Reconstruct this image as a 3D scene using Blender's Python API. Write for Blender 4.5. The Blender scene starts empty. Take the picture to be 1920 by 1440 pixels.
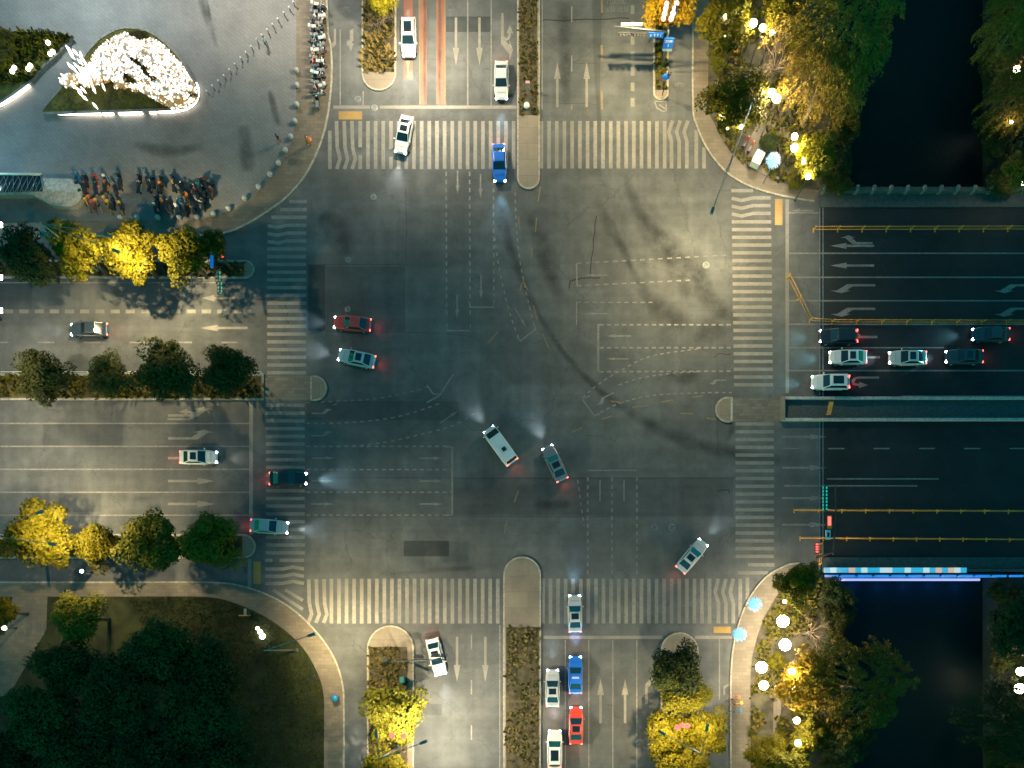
import bpy, bmesh, math, random
from mathutils import Vector, Matrix, noise
R = math.radians
rnd = random.Random(7)
sc = bpy.context.scene
col = sc.collection

# ---------------------------------------------------------------- camera frame
PXM = 15.0                      # photo pixels per metre on the road
CAMH = 105.0
NX, NY = 1040.0, 1215.0         # point of the photo straight below the drone
CX, CY = (NX - 960) / PXM, (720 - NY) / PXM

def P(px, py, z=0.0):
    """world point that stands at height z and shows at photo pixel px, py"""
    gx, gy = (px - 960) / PXM, (720 - py) / PXM
    s = (CAMH - z) / CAMH
    return Vector((CX + (gx - CX) * s, CY + (gy - CY) * s, z))
def G(px, py):
    p = P(px, py); return (p.x, p.y)

# ---------------------------------------------------------------- materials
def new_mat(name):
    m = bpy.data.materials.new(name); m.use_nodes = True
    nt = m.node_tree
    return m, nt, nt.nodes['Principled BSDF']
def N(nt, t, **kw):
    n = nt.nodes.new(t)
    for k, v in kw.items(): setattr(n, k, v)
    return n
def coords(nt):
    return N(nt, 'ShaderNodeTexCoord').outputs['Object']
def geo_pos(nt):
    return N(nt, 'ShaderNodeNewGeometry').outputs['Position']
def noise_fac(nt, vec, scale, detail=4, lo=0.35, hi=0.65, stretch=None, rough=0.55):
    if stretch:
        mp = N(nt, 'ShaderNodeMapping'); mp.inputs['Scale'].default_value = stretch
        nt.links.new(vec, mp.inputs[0]); vec = mp.outputs[0]
    t = N(nt, 'ShaderNodeTexNoise'); t.inputs['Scale'].default_value = scale
    t.inputs['Detail'].default_value = detail; t.inputs['Roughness'].default_value = rough
    nt.links.new(vec, t.inputs['Vector'])
    r = N(nt, 'ShaderNodeMapRange'); r.inputs['From Min'].default_value = lo; r.inputs['From Max'].default_value = hi
    nt.links.new(t.outputs['Fac'], r.inputs['Value'])
    return r.outputs[0]
def mixc(nt, fac, a, b, mode='MIX'):
    m = N(nt, 'ShaderNodeMix', data_type='RGBA', blend_type=mode)
    for sock, v in ((m.inputs['Factor'], fac), (m.inputs['A'], a), (m.inputs['B'], b)):
        if isinstance(v, (int, float)): sock.default_value = v
        elif isinstance(v, (tuple, list)): sock.default_value = (v[0], v[1], v[2], 1)
        else: nt.links.new(v, sock)
    return m.outputs['Result']
def plain(name, c, rough=0.6, metal=0.0, var=0.25, scale=3.0, coat=0.0):
    m, nt, b = new_mat(name)
    f = noise_fac(nt, coords(nt), scale)
    d = tuple(max(0, x * (1 - var)) for x in c); l = tuple(min(1, x * (1 + var)) for x in c)
    nt.links.new(mixc(nt, f, d, l), b.inputs['Base Color'])
    b.inputs['Roughness'].default_value = rough; b.inputs['Metallic'].default_value = metal
    b.inputs['Coat Weight'].default_value = coat
    return m
def emit(name, c, s, base=(0.3, 0.3, 0.3)):
    m, nt, b = new_mat(name)
    b.inputs['Base Color'].default_value = (*base, 1)
    b.inputs['Emission Color'].default_value = (*c, 1); b.inputs['Emission Strength'].default_value = s
    return m
def bump(nt, b, h, strength=0.3, dist=0.02):
    bp = N(nt, 'ShaderNodeBump'); bp.inputs['Strength'].default_value = strength; bp.inputs['Distance'].default_value = dist
    nt.links.new(h, bp.inputs['Height']); nt.links.new(bp.outputs[0], b.inputs['Normal'])

def asphalt(name, c, streak=None):
    m, nt, b = new_mat(name)
    p = geo_pos(nt)
    f1 = noise_fac(nt, p, 0.09, 5, 0.35, 0.66)
    f2 = noise_fac(nt, p, 9.0, 3, 0.25, 0.75)
    f3 = noise_fac(nt, p, 0.5, 6, 0.36, 0.62, rough=0.65)
    a = tuple(x * 0.78 for x in c); bb = tuple(x * 1.16 for x in c)
    cc = mixc(nt, f1, a, bb)
    cc = mixc(nt, 0.55, cc, mixc(nt, f3, (0.55, 0.56, 0.56), (1, 1, 1)), 'MULTIPLY')
    cc = mixc(nt, 0.5, cc, mixc(nt, f2, (0.72, 0.72, 0.72), (1.0, 1.0, 1.0)), 'MULTIPLY')
    for st in ((0.02, 0.55, 1), (0.55, 0.02, 1)) if streak is None else streak:   # tyre polished wheel paths
        f4 = noise_fac(nt, p, 1.0, 4, 0.38, 0.64, st)
        cc = mixc(nt, 0.42, cc, mixc(nt, f4, (0.6, 0.61, 0.61), (1.0, 1.0, 1.0)), 'MULTIPLY')
    f6 = noise_fac(nt, p, 3.2, 2, 0.66, 0.74)          # oil spots
    cc = mixc(nt, mixc(nt, f6, (0, 0, 0), (0.4, 0.4, 0.4)), cc, (0.03, 0.032, 0.033))
    vo = N(nt, 'ShaderNodeTexVoronoi', feature='DISTANCE_TO_EDGE'); vo.inputs['Scale'].default_value = 0.11
    wp = N(nt, 'ShaderNodeTexNoise'); wp.inputs['Scale'].default_value = 0.8; wp.inputs['Detail'].default_value = 6
    nt.links.new(p, wp.inputs['Vector'])
    va = N(nt, 'ShaderNodeVectorMath', operation='MULTIPLY_ADD'); va.inputs[1].default_value = (2.2, 2.2, 0)
    nt.links.new(wp.outputs['Color'], va.inputs[0]); nt.links.new(p, va.inputs[2]); nt.links.new(va.outputs[0], vo.inputs['Vector'])
    mr = N(nt, 'ShaderNodeMapRange'); mr.inputs['From Max'].default_value = 0.006; mr.inputs['To Min'].default_value = 0.45; mr.inputs['To Max'].default_value = 0
    nt.links.new(vo.outputs['Distance'], mr.inputs['Value'])
    cc = mixc(nt, mr.outputs[0], cc, (0.03, 0.032, 0.033))
    nt.links.new(cc, b.inputs['Base Color'])
    b.inputs['Roughness'].default_value = 0.78
    b.inputs['Specular IOR Level'].default_value = 0.3
    bump(nt, b, f2, 0.25, 0.01)
    return m
def paving(name, c, mortar, bw, bh, rot=0.0, gap=0.02, var=0.25):
    m, nt, b = new_mat(name)
    p = geo_pos(nt)
    mp = N(nt, 'ShaderNodeMapping'); mp.inputs['Rotation'].default_value = (0, 0, rot)
    nt.links.new(p, mp.inputs[0])
    br = N(nt, 'ShaderNodeTexBrick'); br.inputs['Scale'].default_value = 1
    br.inputs['Brick Width'].default_value = bw; br.inputs['Row Height'].default_value = bh
    br.inputs['Mortar Size'].default_value = gap; br.inputs['Mortar Smooth'].default_value = 0.3
    br.inputs['Color1'].default_value = (*[x * (1 - var) for x in c], 1)
    br.inputs['Color2'].default_value = (*[x * (1 + var) for x in c], 1)
    br.inputs['Mortar'].default_value = (*mortar, 1)
    nt.links.new(mp.outputs[0], br.inputs['Vector'])
    f = noise_fac(nt, p, 0.25, 6, 0.34, 0.64)
    cc = mixc(nt, 0.6, br.outputs['Color'], mixc(nt, f, (0.6, 0.6, 0.6), (1, 1, 1)), 'MULTIPLY')
    f5 = noise_fac(nt, p, 2.2, 5, 0.3, 0.6)
    cc = mixc(nt, 0.18, cc, mixc(nt, f5, (0.6, 0.6, 0.6), (1, 1, 1)), 'MULTIPLY')
    nt.links.new(cc, b.inputs['Base Color']); b.inputs['Roughness'].default_value = 0.65
    return m
def paint(name, c, wear_c, lo=0.28, hi=0.46):
    m, nt, b = new_mat(name)
    p = geo_pos(nt)
    f = noise_fac(nt, p, 2.6, 8, lo, hi, rough=0.7)
    f2 = noise_fac(nt, p, 0.22, 4, 0.36, 0.62)
    cc = mixc(nt, f, wear_c, mixc(nt, f2, tuple(x * 0.66 for x in c), c))
    nt.links.new(cc, b.inputs['Base Color']); b.inputs['Roughness'].default_value = 0.55
    return m
def leaf(name, c1, c2, c3, trans=0.0):
    m, nt, b = new_mat(name)
    g = N(nt, 'ShaderNodeNewGeometry')
    oi = N(nt, 'ShaderNodeObjectInfo')
    f = noise_fac(nt, coords(nt), 2.2, 3, 0.35, 0.65)
    cc = mixc(nt, g.outputs['Random Per Island'], c1, c2)
    cc = mixc(nt, f, cc, mixc(nt, g.outputs['Random Per Island'], c2, c3))
    mul = N(nt, 'ShaderNodeMapRange'); mul.inputs['To Min'].default_value = 0.7; mul.inputs['To Max'].default_value = 1.25
    nt.links.new(oi.outputs['Random'], mul.inputs['Value'])
    vm = N(nt, 'ShaderNodeVectorMath', operation='SCALE')
    nt.links.new(cc, vm.inputs[0]); nt.links.new(mul.outputs[0], vm.inputs['Scale'])
    nt.links.new(vm.outputs[0], b.inputs['Base Color'])
    b.inputs['Roughness'].default_value = 0.6; b.inputs['Specular IOR Level'].default_value = 0.08
    return m
def blotch(name, c):
    """a dark stain whose edge fades out through noise; the 'fade' attribute is 1 in its middle"""
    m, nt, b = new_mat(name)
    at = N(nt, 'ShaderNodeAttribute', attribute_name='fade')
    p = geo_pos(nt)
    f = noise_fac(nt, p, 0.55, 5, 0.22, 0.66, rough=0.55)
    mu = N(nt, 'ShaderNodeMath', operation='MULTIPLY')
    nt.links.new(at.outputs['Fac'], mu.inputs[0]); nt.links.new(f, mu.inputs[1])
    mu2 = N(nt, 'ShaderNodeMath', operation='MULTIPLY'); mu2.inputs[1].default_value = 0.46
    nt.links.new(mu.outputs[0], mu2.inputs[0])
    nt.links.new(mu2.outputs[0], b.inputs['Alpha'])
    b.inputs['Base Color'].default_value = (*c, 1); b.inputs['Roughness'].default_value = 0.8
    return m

M = {}
M['asphalt'] = asphalt('asphalt', (0.128, 0.134, 0.132))
M['asphalt_dark'] = asphalt('asphalt_dark', (0.056, 0.063, 0.064))
M['asphalt_mid'] = asphalt('asphalt_mid', (0.096, 0.102, 0.102))
M['asphalt_pale'] = asphalt('asphalt_pale', (0.125, 0.126, 0.122))
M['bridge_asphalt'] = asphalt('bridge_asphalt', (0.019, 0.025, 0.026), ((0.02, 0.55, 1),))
M['red_lane'] = paint('red_lane', (0.24, 0.095, 0.055), (0.15, 0.10, 0.08), 0.25, 0.6)
M['crack'] = plain('crack', (0.012, 0.014, 0.014), 0.9)
M['blotch'] = blotch('blotch', (0.013, 0.017, 0.018))
M['white'] = paint('white_paint', (0.235, 0.215, 0.18), (0.13, 0.13, 0.122), 0.30, 0.56)
M['thin_white'] = paint('thin_white_paint', (0.235, 0.22, 0.19), (0.115, 0.115, 0.11), 0.38, 0.6)
M['faint'] = paint('faint_paint', (0.20, 0.19, 0.165), (0.10, 0.103, 0.10), 0.4, 0.62)
M['yellow'] = paint('yellow_paint', (0.36, 0.22, 0.055), (0.16, 0.12, 0.06))
M['yellow_worn'] = paint('yellow_worn_paint', (0.24, 0.155, 0.06), (0.115, 0.10, 0.08), 0.36, 0.6)
M['plaza'] = paving('plaza_paving', (0.17, 0.17, 0.162), (0.115, 0.118, 0.114), 0.8, 0.4, R(38), 0.022, 0.06)
M['sidewalk'] = paving('sidewalk_paving', (0.15, 0.122, 0.085), (0.105, 0.088, 0.062), 0.9, 0.45, 0, 0.02, 0.14)
M['sidewalk2'] = paving('sidewalk_stone', (0.15, 0.125, 0.095), (0.09, 0.08, 0.06), 1.2, 0.6, R(90), 0.02, 0.12)
M['concrete'] = paving('concrete_slabs', (0.20, 0.165, 0.12), (0.13, 0.11, 0.085), 4.0, 2.0, 0, 0.03, 0.08)
M['refuge'] = paving('refuge_tiles', (0.14, 0.125, 0.10), (0.11, 0.10, 0.08), 0.8, 0.4, 0, 0.03, 0.2)
M['kerb'] = plain('kerb_stone', (0.27, 0.25, 0.20), 0.7, var=0.3)
M['soil'] = plain('soil', (0.05, 0.042, 0.022), 0.95, var=0.5, scale=1.2)
M['park_soil'] = plain('park_soil', (0.055, 0.05, 0.03), 0.95, var=0.5, scale=0.7)
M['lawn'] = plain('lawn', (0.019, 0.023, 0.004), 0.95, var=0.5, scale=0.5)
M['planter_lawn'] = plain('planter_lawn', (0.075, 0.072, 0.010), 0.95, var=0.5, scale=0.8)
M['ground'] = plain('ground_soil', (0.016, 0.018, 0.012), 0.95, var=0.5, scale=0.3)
M['stone'] = plain('stone', (0.34, 0.33, 0.30), 0.7)
M['granite'] = plain('granite', (0.16, 0.155, 0.14), 0.7)
M['dark_stone'] = plain('dark_stone', (0.055, 0.065, 0.06), 0.8)
M['metal'] = plain('painted_metal', (0.20, 0.21, 0.21), 0.45, 0.6)
M['dark_metal'] = plain('dark_metal', (0.035, 0.04, 0.042), 0.5, 0.5)
M['black'] = plain('black_plastic', (0.015, 0.016, 0.018), 0.5)
M['rubber'] = plain('rubber', (0.012, 0.012, 0.012), 0.85)
M['chrome'] = plain('bright_metal', (0.5, 0.5, 0.5), 0.3, 0.9)
M['yellow_fence'] = plain('yellow_fence', (0.55, 0.27, 0.03), 0.5, var=0.15)
M['orange'] = plain('orange_panel', (0.75, 0.25, 0.03), 0.5, var=0.1)
M['blue_sign'] = emit('blue_sign', (0.0, 0.16, 0.55), 0.25, (0.01, 0.11, 0.42))
M['white_sign'] = plain('white_sign', (0.65, 0.65, 0.62), 0.5, var=0.05)
M['pink_sign'] = plain('pink_sign', (0.62, 0.25, 0.25), 0.5, var=0.1)
M['glass'] = plain('dark_glass', (0.008, 0.014, 0.018), 0.06, var=0.1, coat=1.0)
M['bark'] = plain('bark', (0.07, 0.052, 0.035), 0.9)
M['pale_bark'] = plain('pale_bark', (0.30, 0.22, 0.14), 0.85)
M['twig'] = plain('twig', (0.24, 0.17, 0.10), 0.9)
M['leaf_gold'] = leaf('leaf_gold', (0.070, 0.066, 0.0025), (0.125, 0.100, 0.003), (0.018, 0.026, 0.003))
M['leaf_orange'] = leaf('leaf_orange', (0.15, 0.088, 0.003), (0.20, 0.12, 0.005), (0.10, 0.072, 0.004))
M['leaf_green'] = leaf('leaf_green', (0.070, 0.068, 0.006), (0.115, 0.10, 0.007), (0.034, 0.044, 0.009))
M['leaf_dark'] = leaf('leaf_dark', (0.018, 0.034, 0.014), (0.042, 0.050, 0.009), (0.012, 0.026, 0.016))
M['leaf_grove'] = leaf('leaf_grove', (0.018, 0.033, 0.012), (0.068, 0.063, 0.006), (0.010, 0.022, 0.016))  # yellow clumps put street light into the leaf colour
M['leaf_brown'] = leaf('leaf_brown', (0.15, 0.104, 0.012), (0.215, 0.14, 0.02), (0.08, 0.065, 0.009))
M['reed'] = leaf('reed', (0.16, 0.115, 0.03), (0.22, 0.15, 0.05), (0.09, 0.08, 0.02))
M['dry'] = leaf('dry_grass', (0.085, 0.068, 0.022), (0.13, 0.095, 0.035), (0.05, 0.052, 0.014))
M['grass'] = leaf('grass_blade', (0.017, 0.023, 0.003), (0.032, 0.033, 0.004), (0.012, 0.018, 0.004))
M['lamp_warm'] = emit('lamp_warm', (1, 0.84, 0.58), 30)
M['lamp_small'] = emit('lamp_small', (1, 0.84, 0.58), 170)
M['lamp_globe'] = emit('lamp_globe', (1, 0.82, 0.55), 60)
M['lamp_tiny'] = emit('lamp_tiny', (1, 0.95, 0.85), 7)
M['lamp_blue'] = emit('lamp_blue', (0.16, 0.62, 1.0), 0.55)
M['lamp_core'] = emit('lamp_core', (0.45, 0.85, 1.0), 0.4)
M['led_white'] = emit('led_white', (1, 0.86, 0.70), 4)
M['led_cyan'] = emit('led_cyan', (0.0, 0.35, 0.60), 0.42)
M['led_blue'] = emit('led_blue', (0.0, 0.20, 0.75), 0.42)
M['led_deep'] = emit('led_deep', (0.0, 0.075, 0.40), 0.42)
M['led_lavender'] = emit('led_lavender', (0.38, 0.45, 1.0), 0.5)
M['led_peach'] = emit('led_peach', (0.75, 0.45, 0.3), 0.35)
M['led_pale'] = emit('led_pale', (0.55, 0.75, 0.8), 0.36)
M['sig_red'] = emit('signal_red', (1, 0.05, 0.04), 2.2)
M['sig_pink'] = emit('signal_hot_red', (1, 0.10, 0.09), 4.5)
M['sig_green'] = emit('signal_green', (0.0, 0.40, 0.26), 0.5)
M['head'] = emit('headlight', (0.85, 0.93, 1.0), 10)
M['tail'] = emit('tail_light', (1.0, 0.07, 0.05), 4.5)
M['blossom'] = emit('lit_blossom', (1.0, 0.92, 0.78), 0.62, (0.8, 0.8, 0.8))
M['blossom_hot'] = emit('hot_blossom', (1.0, 0.92, 0.8), 1.6, (0.8, 0.8, 0.8))
M['blossom_dim'] = emit('amber_blossom', (0.85, 0.50, 0.17), 0.1, (0.5, 0.3, 0.1))
M['blossom_grey'] = emit('grey_blossom', (0.45, 0.47, 0.52), 0.1, (0.5, 0.5, 0.5))
M['frame_gold'] = emit('gilt_frame', (0.5, 0.25, 0.05), 0.07, (0.4, 0.22, 0.06))
M['skin'] = plain('skin', (0.45, 0.27, 0.18), 0.6, var=0.05)
M['hair'] = plain('hair', (0.012, 0.01, 0.009), 0.7)
def paintwork(name, c):
    m = plain(name, c, 0.32, 0.0, 0.04, 1.0, 0.8); return m
CARC = {k: paintwork('car_' + k, v) for k, v in dict(white=(0.62, 0.62, 0.60), black=(0.012, 0.014, 0.017), red=(0.50, 0.045, 0.025),
        silver=(0.38, 0.40, 0.41), blue=(0.012, 0.12, 0.5), grey=(0.15, 0.16, 0.17), pearl=(0.55, 0.51, 0.45), dark=(0.03, 0.045, 0.055)).items()}
BIKEC = {k: plain('cycle_' + k, v, 0.45, var=0.1) for k, v in dict(black=(0.014, 0.016, 0.018), teal=(0.01, 0.17, 0.17), blue=(0.015, 0.17, 0.38),
        white=(0.5, 0.5, 0.47), orange=(0.52, 0.14, 0.025), yellow=(0.48, 0.27, 0.03), red=(0.42, 0.06, 0.04), pink=(0.45, 0.2, 0.19), navy=(0.015, 0.03, 0.065), grey=(0.13, 0.14, 0.15)).items()}

# water
def water_mat():
    m, nt, b = new_mat('water')
    b.inputs['Base Color'].default_value = (0.004, 0.014, 0.014, 1); b.inputs['Roughness'].default_value = 0.4
    b.inputs['IOR'].default_value = 1.33; b.inputs['Specular IOR Level'].default_value = 0.10
    f = noise_fac(nt, geo_pos(nt), 1.6, 4, 0.2, 0.8)
    bump(nt, b, f, 0.25, 0.08)
    return m
M['water'] = water_mat()

# ---------------------------------------------------------------- mesh building
class MB:
    def __init__(s): s.v = []; s.f = []; s.mi = []; s.mats = []; s.fade = None; s.sm = []
    def m(s, mat):
        if mat not in s.mats: s.mats.append(mat)
        return s.mats.index(mat)
    def add(s, vs, fs, mat, smooth=False):
        b = len(s.v); s.v.extend(tuple(v) for v in vs); k = s.m(mat)
        for f in fs: s.f.append(tuple(b + i for i in f)); s.mi.append(k); s.sm.append(smooth)
    def box(s, c, d, mat, rot=0.0, taper=1.0, bev=0.0):
        hx, hy, hz = d[0] / 2, d[1] / 2, d[2] / 2
        vs = []
        for (sx, sy, sz) in ((-1,-1,-1),(1,-1,-1),(1,1,-1),(-1,1,-1),(-1,-1,1),(1,-1,1),(1,1,1),(-1,1,1)):
            t = taper if sz > 0 else 1
            x, y = sx * hx * t, sy * hy * t
            vs.append((c[0] + x * math.cos(rot) - y * math.sin(rot), c[1] + x * math.sin(rot) + y * math.cos(rot), c[2] + sz * hz))
        s.add(vs, ((0,3,2,1),(4,5,6,7),(0,1,5,4),(1,2,6,5),(2,3,7,6),(3,0,4,7)), mat)
    def tube(s, pts, rad, mat, n=6, caps=True):
        pts = [Vector(p) for p in pts]
        if not isinstance(rad, (list, tuple)): rad = [rad] * len(pts)
        vs, fs = [], []
        for i, p in enumerate(pts):
            d = (pts[min(i + 1, len(pts) - 1)] - pts[max(i - 1, 0)])
            d = d.normalized() if d.length > 1e-6 else Vector((0, 0, 1))
            u = d.orthogonal().normalized(); w = d.cross(u)
            for k in range(n):
                a = 2 * math.pi * k / n
                vs.append(p + (u * math.cos(a) + w * math.sin(a)) * rad[i])
        for i in range(len(pts) - 1):
            for k in range(n):
                fs.append((i * n + k, i * n + (k + 1) % n, (i + 1) * n + (k + 1) % n, (i + 1) * n + k))
        if caps:
            fs.append(tuple(range(n - 1, -1, -1))); fs.append(tuple((len(pts) - 1) * n + k for k in range(n)))
        s.add(vs, fs, mat, True)
    def lathe(s, c, prof, mat, n=12):
        vs, fs = [], []
        for (r, z) in prof:
            for k in range(n):
                a = 2 * math.pi * k / n
                vs.append((c[0] + r * math.cos(a), c[1] + r * math.sin(a), c[2] + z))
        for i in range(len(prof) - 1):
            for k in range(n):
                fs.append((i * n + k, i * n + (k + 1) % n, (i + 1) * n + (k + 1) % n, (i + 1) * n + k))
        fs.append(tuple(range(n - 1, -1, -1))); fs.append(tuple((len(prof) - 1) * n + k for k in range(n)))
        s.add(vs, fs, mat, True)
    def ball(s, c, r, mat, n=10, sz=1.0):
        prof = [(r * math.sin(math.pi * i / n) + 1e-4, -r * sz * math.cos(math.pi * i / n)) for i in range(n + 1)]
        s.lathe(c, prof, mat, n + 2)
    def poly(s, pts, z, mat):
        if 0.012 < z < 0.02: z += (len(s.f) % 37) * 6e-5      # flush paint never shares one plane
        s.add([(p[0], p[1], z) for p in pts], [tuple(range(len(pts)))], mat)
    def prism(s, pts, z0, z1, mat, side=None):
        n = len(pts)
        s.add([(p[0], p[1], z1) for p in pts], [tuple(range(n))], mat)
        vs = [(p[0], p[1], z0) for p in pts] + [(p[0], p[1], z1) for p in pts]
        s.add(vs, [(i, (i + 1) % n, n + (i + 1) % n, n + i) for i in range(n)], side or mat)
    def strip(s, pts, w, z, mat):
        """flat ribbon of width w along a polyline of world xy points"""
        if 0.012 < z < 0.02: z += (len(s.f) % 37) * 6e-5
        pts = [Vector((p[0], p[1], 0)) for p in pts]; vs = []
        for i, p in enumerate(pts):
            d = (pts[min(i + 1, len(pts) - 1)] - pts[max(i - 1, 0)]).normalized()
            nrm = Vector((-d.y, d.x, 0)) * (w / 2)
            vs += [(p.x - nrm.x, p.y - nrm.y, z), (p.x + nrm.x, p.y + nrm.y, z)]
        s.add(vs, [(2 * i, 2 * i + 2, 2 * i + 3, 2 * i + 1) for i in range(len(pts) - 1)], mat)
    def kerb(s, pts, w, z0, z1, mat, closed=False):
        pts = [Vector((p[0], p[1], 0)) for p in pts]; n = len(pts); vs = []
        for i, p in enumerate(pts):
            a = pts[(i - 1) % n] if closed else pts[max(i - 1, 0)]
            b = pts[(i + 1) % n] if closed else pts[min(i + 1, n - 1)]
            d = (b - a).normalized(); nr = Vector((-d.y, d.x, 0)) * (w / 2)
            vs += [(p.x - nr.x, p.y - nr.y, z0), (p.x - nr.x, p.y - nr.y, z1), (p.x + nr.x, p.y + nr.y, z1), (p.x + nr.x, p.y + nr.y, z0)]
        fs = []
        for i in range(n if closed else n - 1):
            j = (i + 1) % n
            for k in range(3): fs.append((4 * i + k, 4 * i + k + 1, 4 * j + k + 1, 4 * j + k))
        s.add(vs, fs, mat)
    def mesh(s, name):
        me = bpy.data.meshes.new(name)
        me.from_pydata(s.v, [], s.f)
        for m in s.mats: me.materials.append(m)
        me.polygons.foreach_set('material_index', s.mi)
        me.polygons.foreach_set('use_smooth', s.sm)
        if s.fade is not None:
            at = me.attributes.new('fade', 'FLOAT', 'POINT'); at.data.foreach_set('value', s.fade)
        bm = bmesh.new(); bm.from_mesh(me)
        big = [f for f in bm.faces if len(f.verts) > 4]
        if big: bmesh.ops.triangulate(bm, faces=big)
        bmesh.ops.recalc_face_normals(bm, faces=bm.faces) if s.fade is None and len(bm.faces) < 4000 else None
        bm.to_mesh(me); bm.free(); me.update()
        return me
    def build(s, name, parent=None, loc=None, **props):
        o = bpy.data.objects.new(name, s.mesh(name)); col.objects.link(o)
        if parent is not None: o.parent = parent
        if loc is not None: o.location = loc
        for k, v in props.items(): o[k] = v
        return o
def struct(mb, name): return mb.build(name, kind='structure')
def stuff(mb, name, label): return mb.build(name, kind='stuff', label=label, category=name.replace('_', ' '))
def thing(name, label, cat, loc=(0, 0, 0), rz=0.0, group=None):
    o = bpy.data.objects.new(name, None); col.objects.link(o)
    o.empty_display_size = 0.2
    o.location = loc; o.rotation_euler = (0, 0, rz); o['label'] = label; o['category'] = cat
    if group: o['group'] = group
    return o
KIDS = {}
def copy_tree(o, parent=None, recolour=None):
    c = o.copy(); col.objects.link(c); c.parent = parent
    for ch in [x for x in ALLKIDS(o)]: copy_tree(ch, c, recolour)
    if recolour and c.type == 'MESH':
        for i, sl in enumerate(c.material_slots):
            if sl.material and sl.material.name in recolour:
                nm = recolour[sl.material.name]; sl.link = 'OBJECT'; sl.material = nm
    return c
def ALLKIDS(o): return [x for x in o.children]
def lamp(name, kind, loc, power, color, parent=None, rot=(0, 0, 0), size=0.25, angle=150, blend=0.7):
    d = bpy.data.lights.new(name, kind); d.energy = power; d.color = color
    if kind in ('POINT', 'SPOT'): d.shadow_soft_size = size
    if kind == 'SPOT': d.spot_size = R(angle); d.spot_blend = blend
    o = bpy.data.objects.new(name, d); col.objects.link(o); o.location = loc; o.rotation_euler = rot
    if parent is not None: o.parent = parent
    return o
ORD = ['first', 'second', 'third', 'fourth', 'fifth', 'sixth', 'seventh', 'eighth', 'ninth', 'tenth', 'eleventh', 'twelfth', 'thirteenth', 'fourteenth',
       'fifteenth', 'sixteenth', 'seventeenth', 'eighteenth', 'nineteenth', 'twentieth', 'twenty-first', 'twenty-second', 'twenty-third', 'twenty-fourth',
       'twenty-fifth', 'twenty-sixth', 'twenty-seventh', 'twenty-eighth', 'twenty-ninth', 'thirtieth', 'thirty-first', 'thirty-second', 'thirty-third', 'thirty-fourth']

def inside(p, poly):
    x, y = p; c = False; n = len(poly); j = n - 1
    for i in range(n):
        xi, yi = poly[i][0], poly[i][1]; xj, yj = poly[j][0], poly[j][1]
        if (yi > y) != (yj > y) and x < (xj - xi) * (y - yi) / (yj - yi) + xi: c = not c
        j = i
    return c
def edge_dist(p, poly):
    best = 1e9; n = len(poly)
    for i in range(n):
        ax, ay = poly[i][:2]; bx, by = poly[(i + 1) % n][:2]
        dx, dy = bx - ax, by - ay; L = dx * dx + dy * dy
        t = max(0, min(1, ((p[0] - ax) * dx + (p[1] - ay) * dy) / L)) if L else 0
        best = min(best, math.hypot(p[0] - ax - t * dx, p[1] - ay - t * dy))
    return best
def smooth(pts, n=4):
    """Catmull-Rom through photo points"""
    out = []
    for i in range(len(pts) - 1):
        p0 = pts[max(i - 1, 0)]; p1 = pts[i]; p2 = pts[i + 1]; p3 = pts[min(i + 2, len(pts) - 1)]
        for k in range(n):
            t = k / n
            out.append(tuple(0.5 * (2 * p1[a] + (p2[a] - p0[a]) * t + (2 * p0[a] - 5 * p1[a] + 4 * p2[a] - p3[a]) * t * t + (3 * p1[a] - p0[a] - 3 * p2[a] + p3[a]) * t ** 3) for a in (0, 1)))
    out.append(tuple(pts[-1])); return out
def rect(x0, y0, x1, y1): return [G(x0, y1), G(x1, y1), G(x1, y0), G(x0, y0)]

# ================================================================ SETTING
# ground with the canal cut into it, out to the horizon
CW, CE = G(1566, 0)[0], G(1872, 0)[0]
mb = MB()
prof = [(-900, -0.06), (CW, -0.06), (CW + 0.5, -4.6), (CE - 0.5, -4.6), (CE, -0.06), (900, -0.06)]
vs = []
for (x, z) in prof: vs += [(x, -900, z), (x, 900, z)]
mb.add(vs, [(2 * i, 2 * i + 2, 2 * i + 3, 2 * i + 1) for i in range(5)], M['ground'])
struct(mb, 'ground')
mb = MB(); mb.poly([(CW + 0.1, -900), (CE - 0.1, -900), (CE - 0.1, 900), (CW + 0.1, 900)], -3.2, M['water']); struct(mb, 'water')

# asphalt cross
mb = MB()
mb.poly([G(-900, 250), G(540, 250), G(540, -700), G(1400, -700), G(1400, 250), G(1537, 250), G(1537, 1130), G(1450, 1130), G(1450, 2100), G(540, 2100), G(540, 1180), G(-900, 1180)], 0.0, M['asphalt'])
struct(mb, 'road')
# bridge deck
br = thing('road_bridge', 'dark road bridge carrying the lanes across the black canal', 'bridge', (*G(1700, 720), 0))
mb = MB(); c = br.location
def L(px, py, z=0):
    p = P(px, py, 0); return (p.x - c.x, p.y - c.y, z)
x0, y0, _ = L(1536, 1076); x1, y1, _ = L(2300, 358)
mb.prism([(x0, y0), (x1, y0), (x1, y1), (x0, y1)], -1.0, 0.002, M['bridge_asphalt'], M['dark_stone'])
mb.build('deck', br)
for k, py in enumerate((420, 560, 768, 900, 1020)):
    mb = MB(); mb.box(((x0 + x1) / 2 - 6, L(0, py)[1], -1.5), (40, 1.0, 1.0), M['dark_stone']); mb.build('girder', br)
mb = MB()
for px in (1537, 1543):
    a = L(px, 0)[0]; mb.box((a, (y0 + y1) / 2, 0.006), (0.14, y1 - y0 - 1, 0.008), M['metal'])
mb.build('expansion_joint', br)

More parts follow.
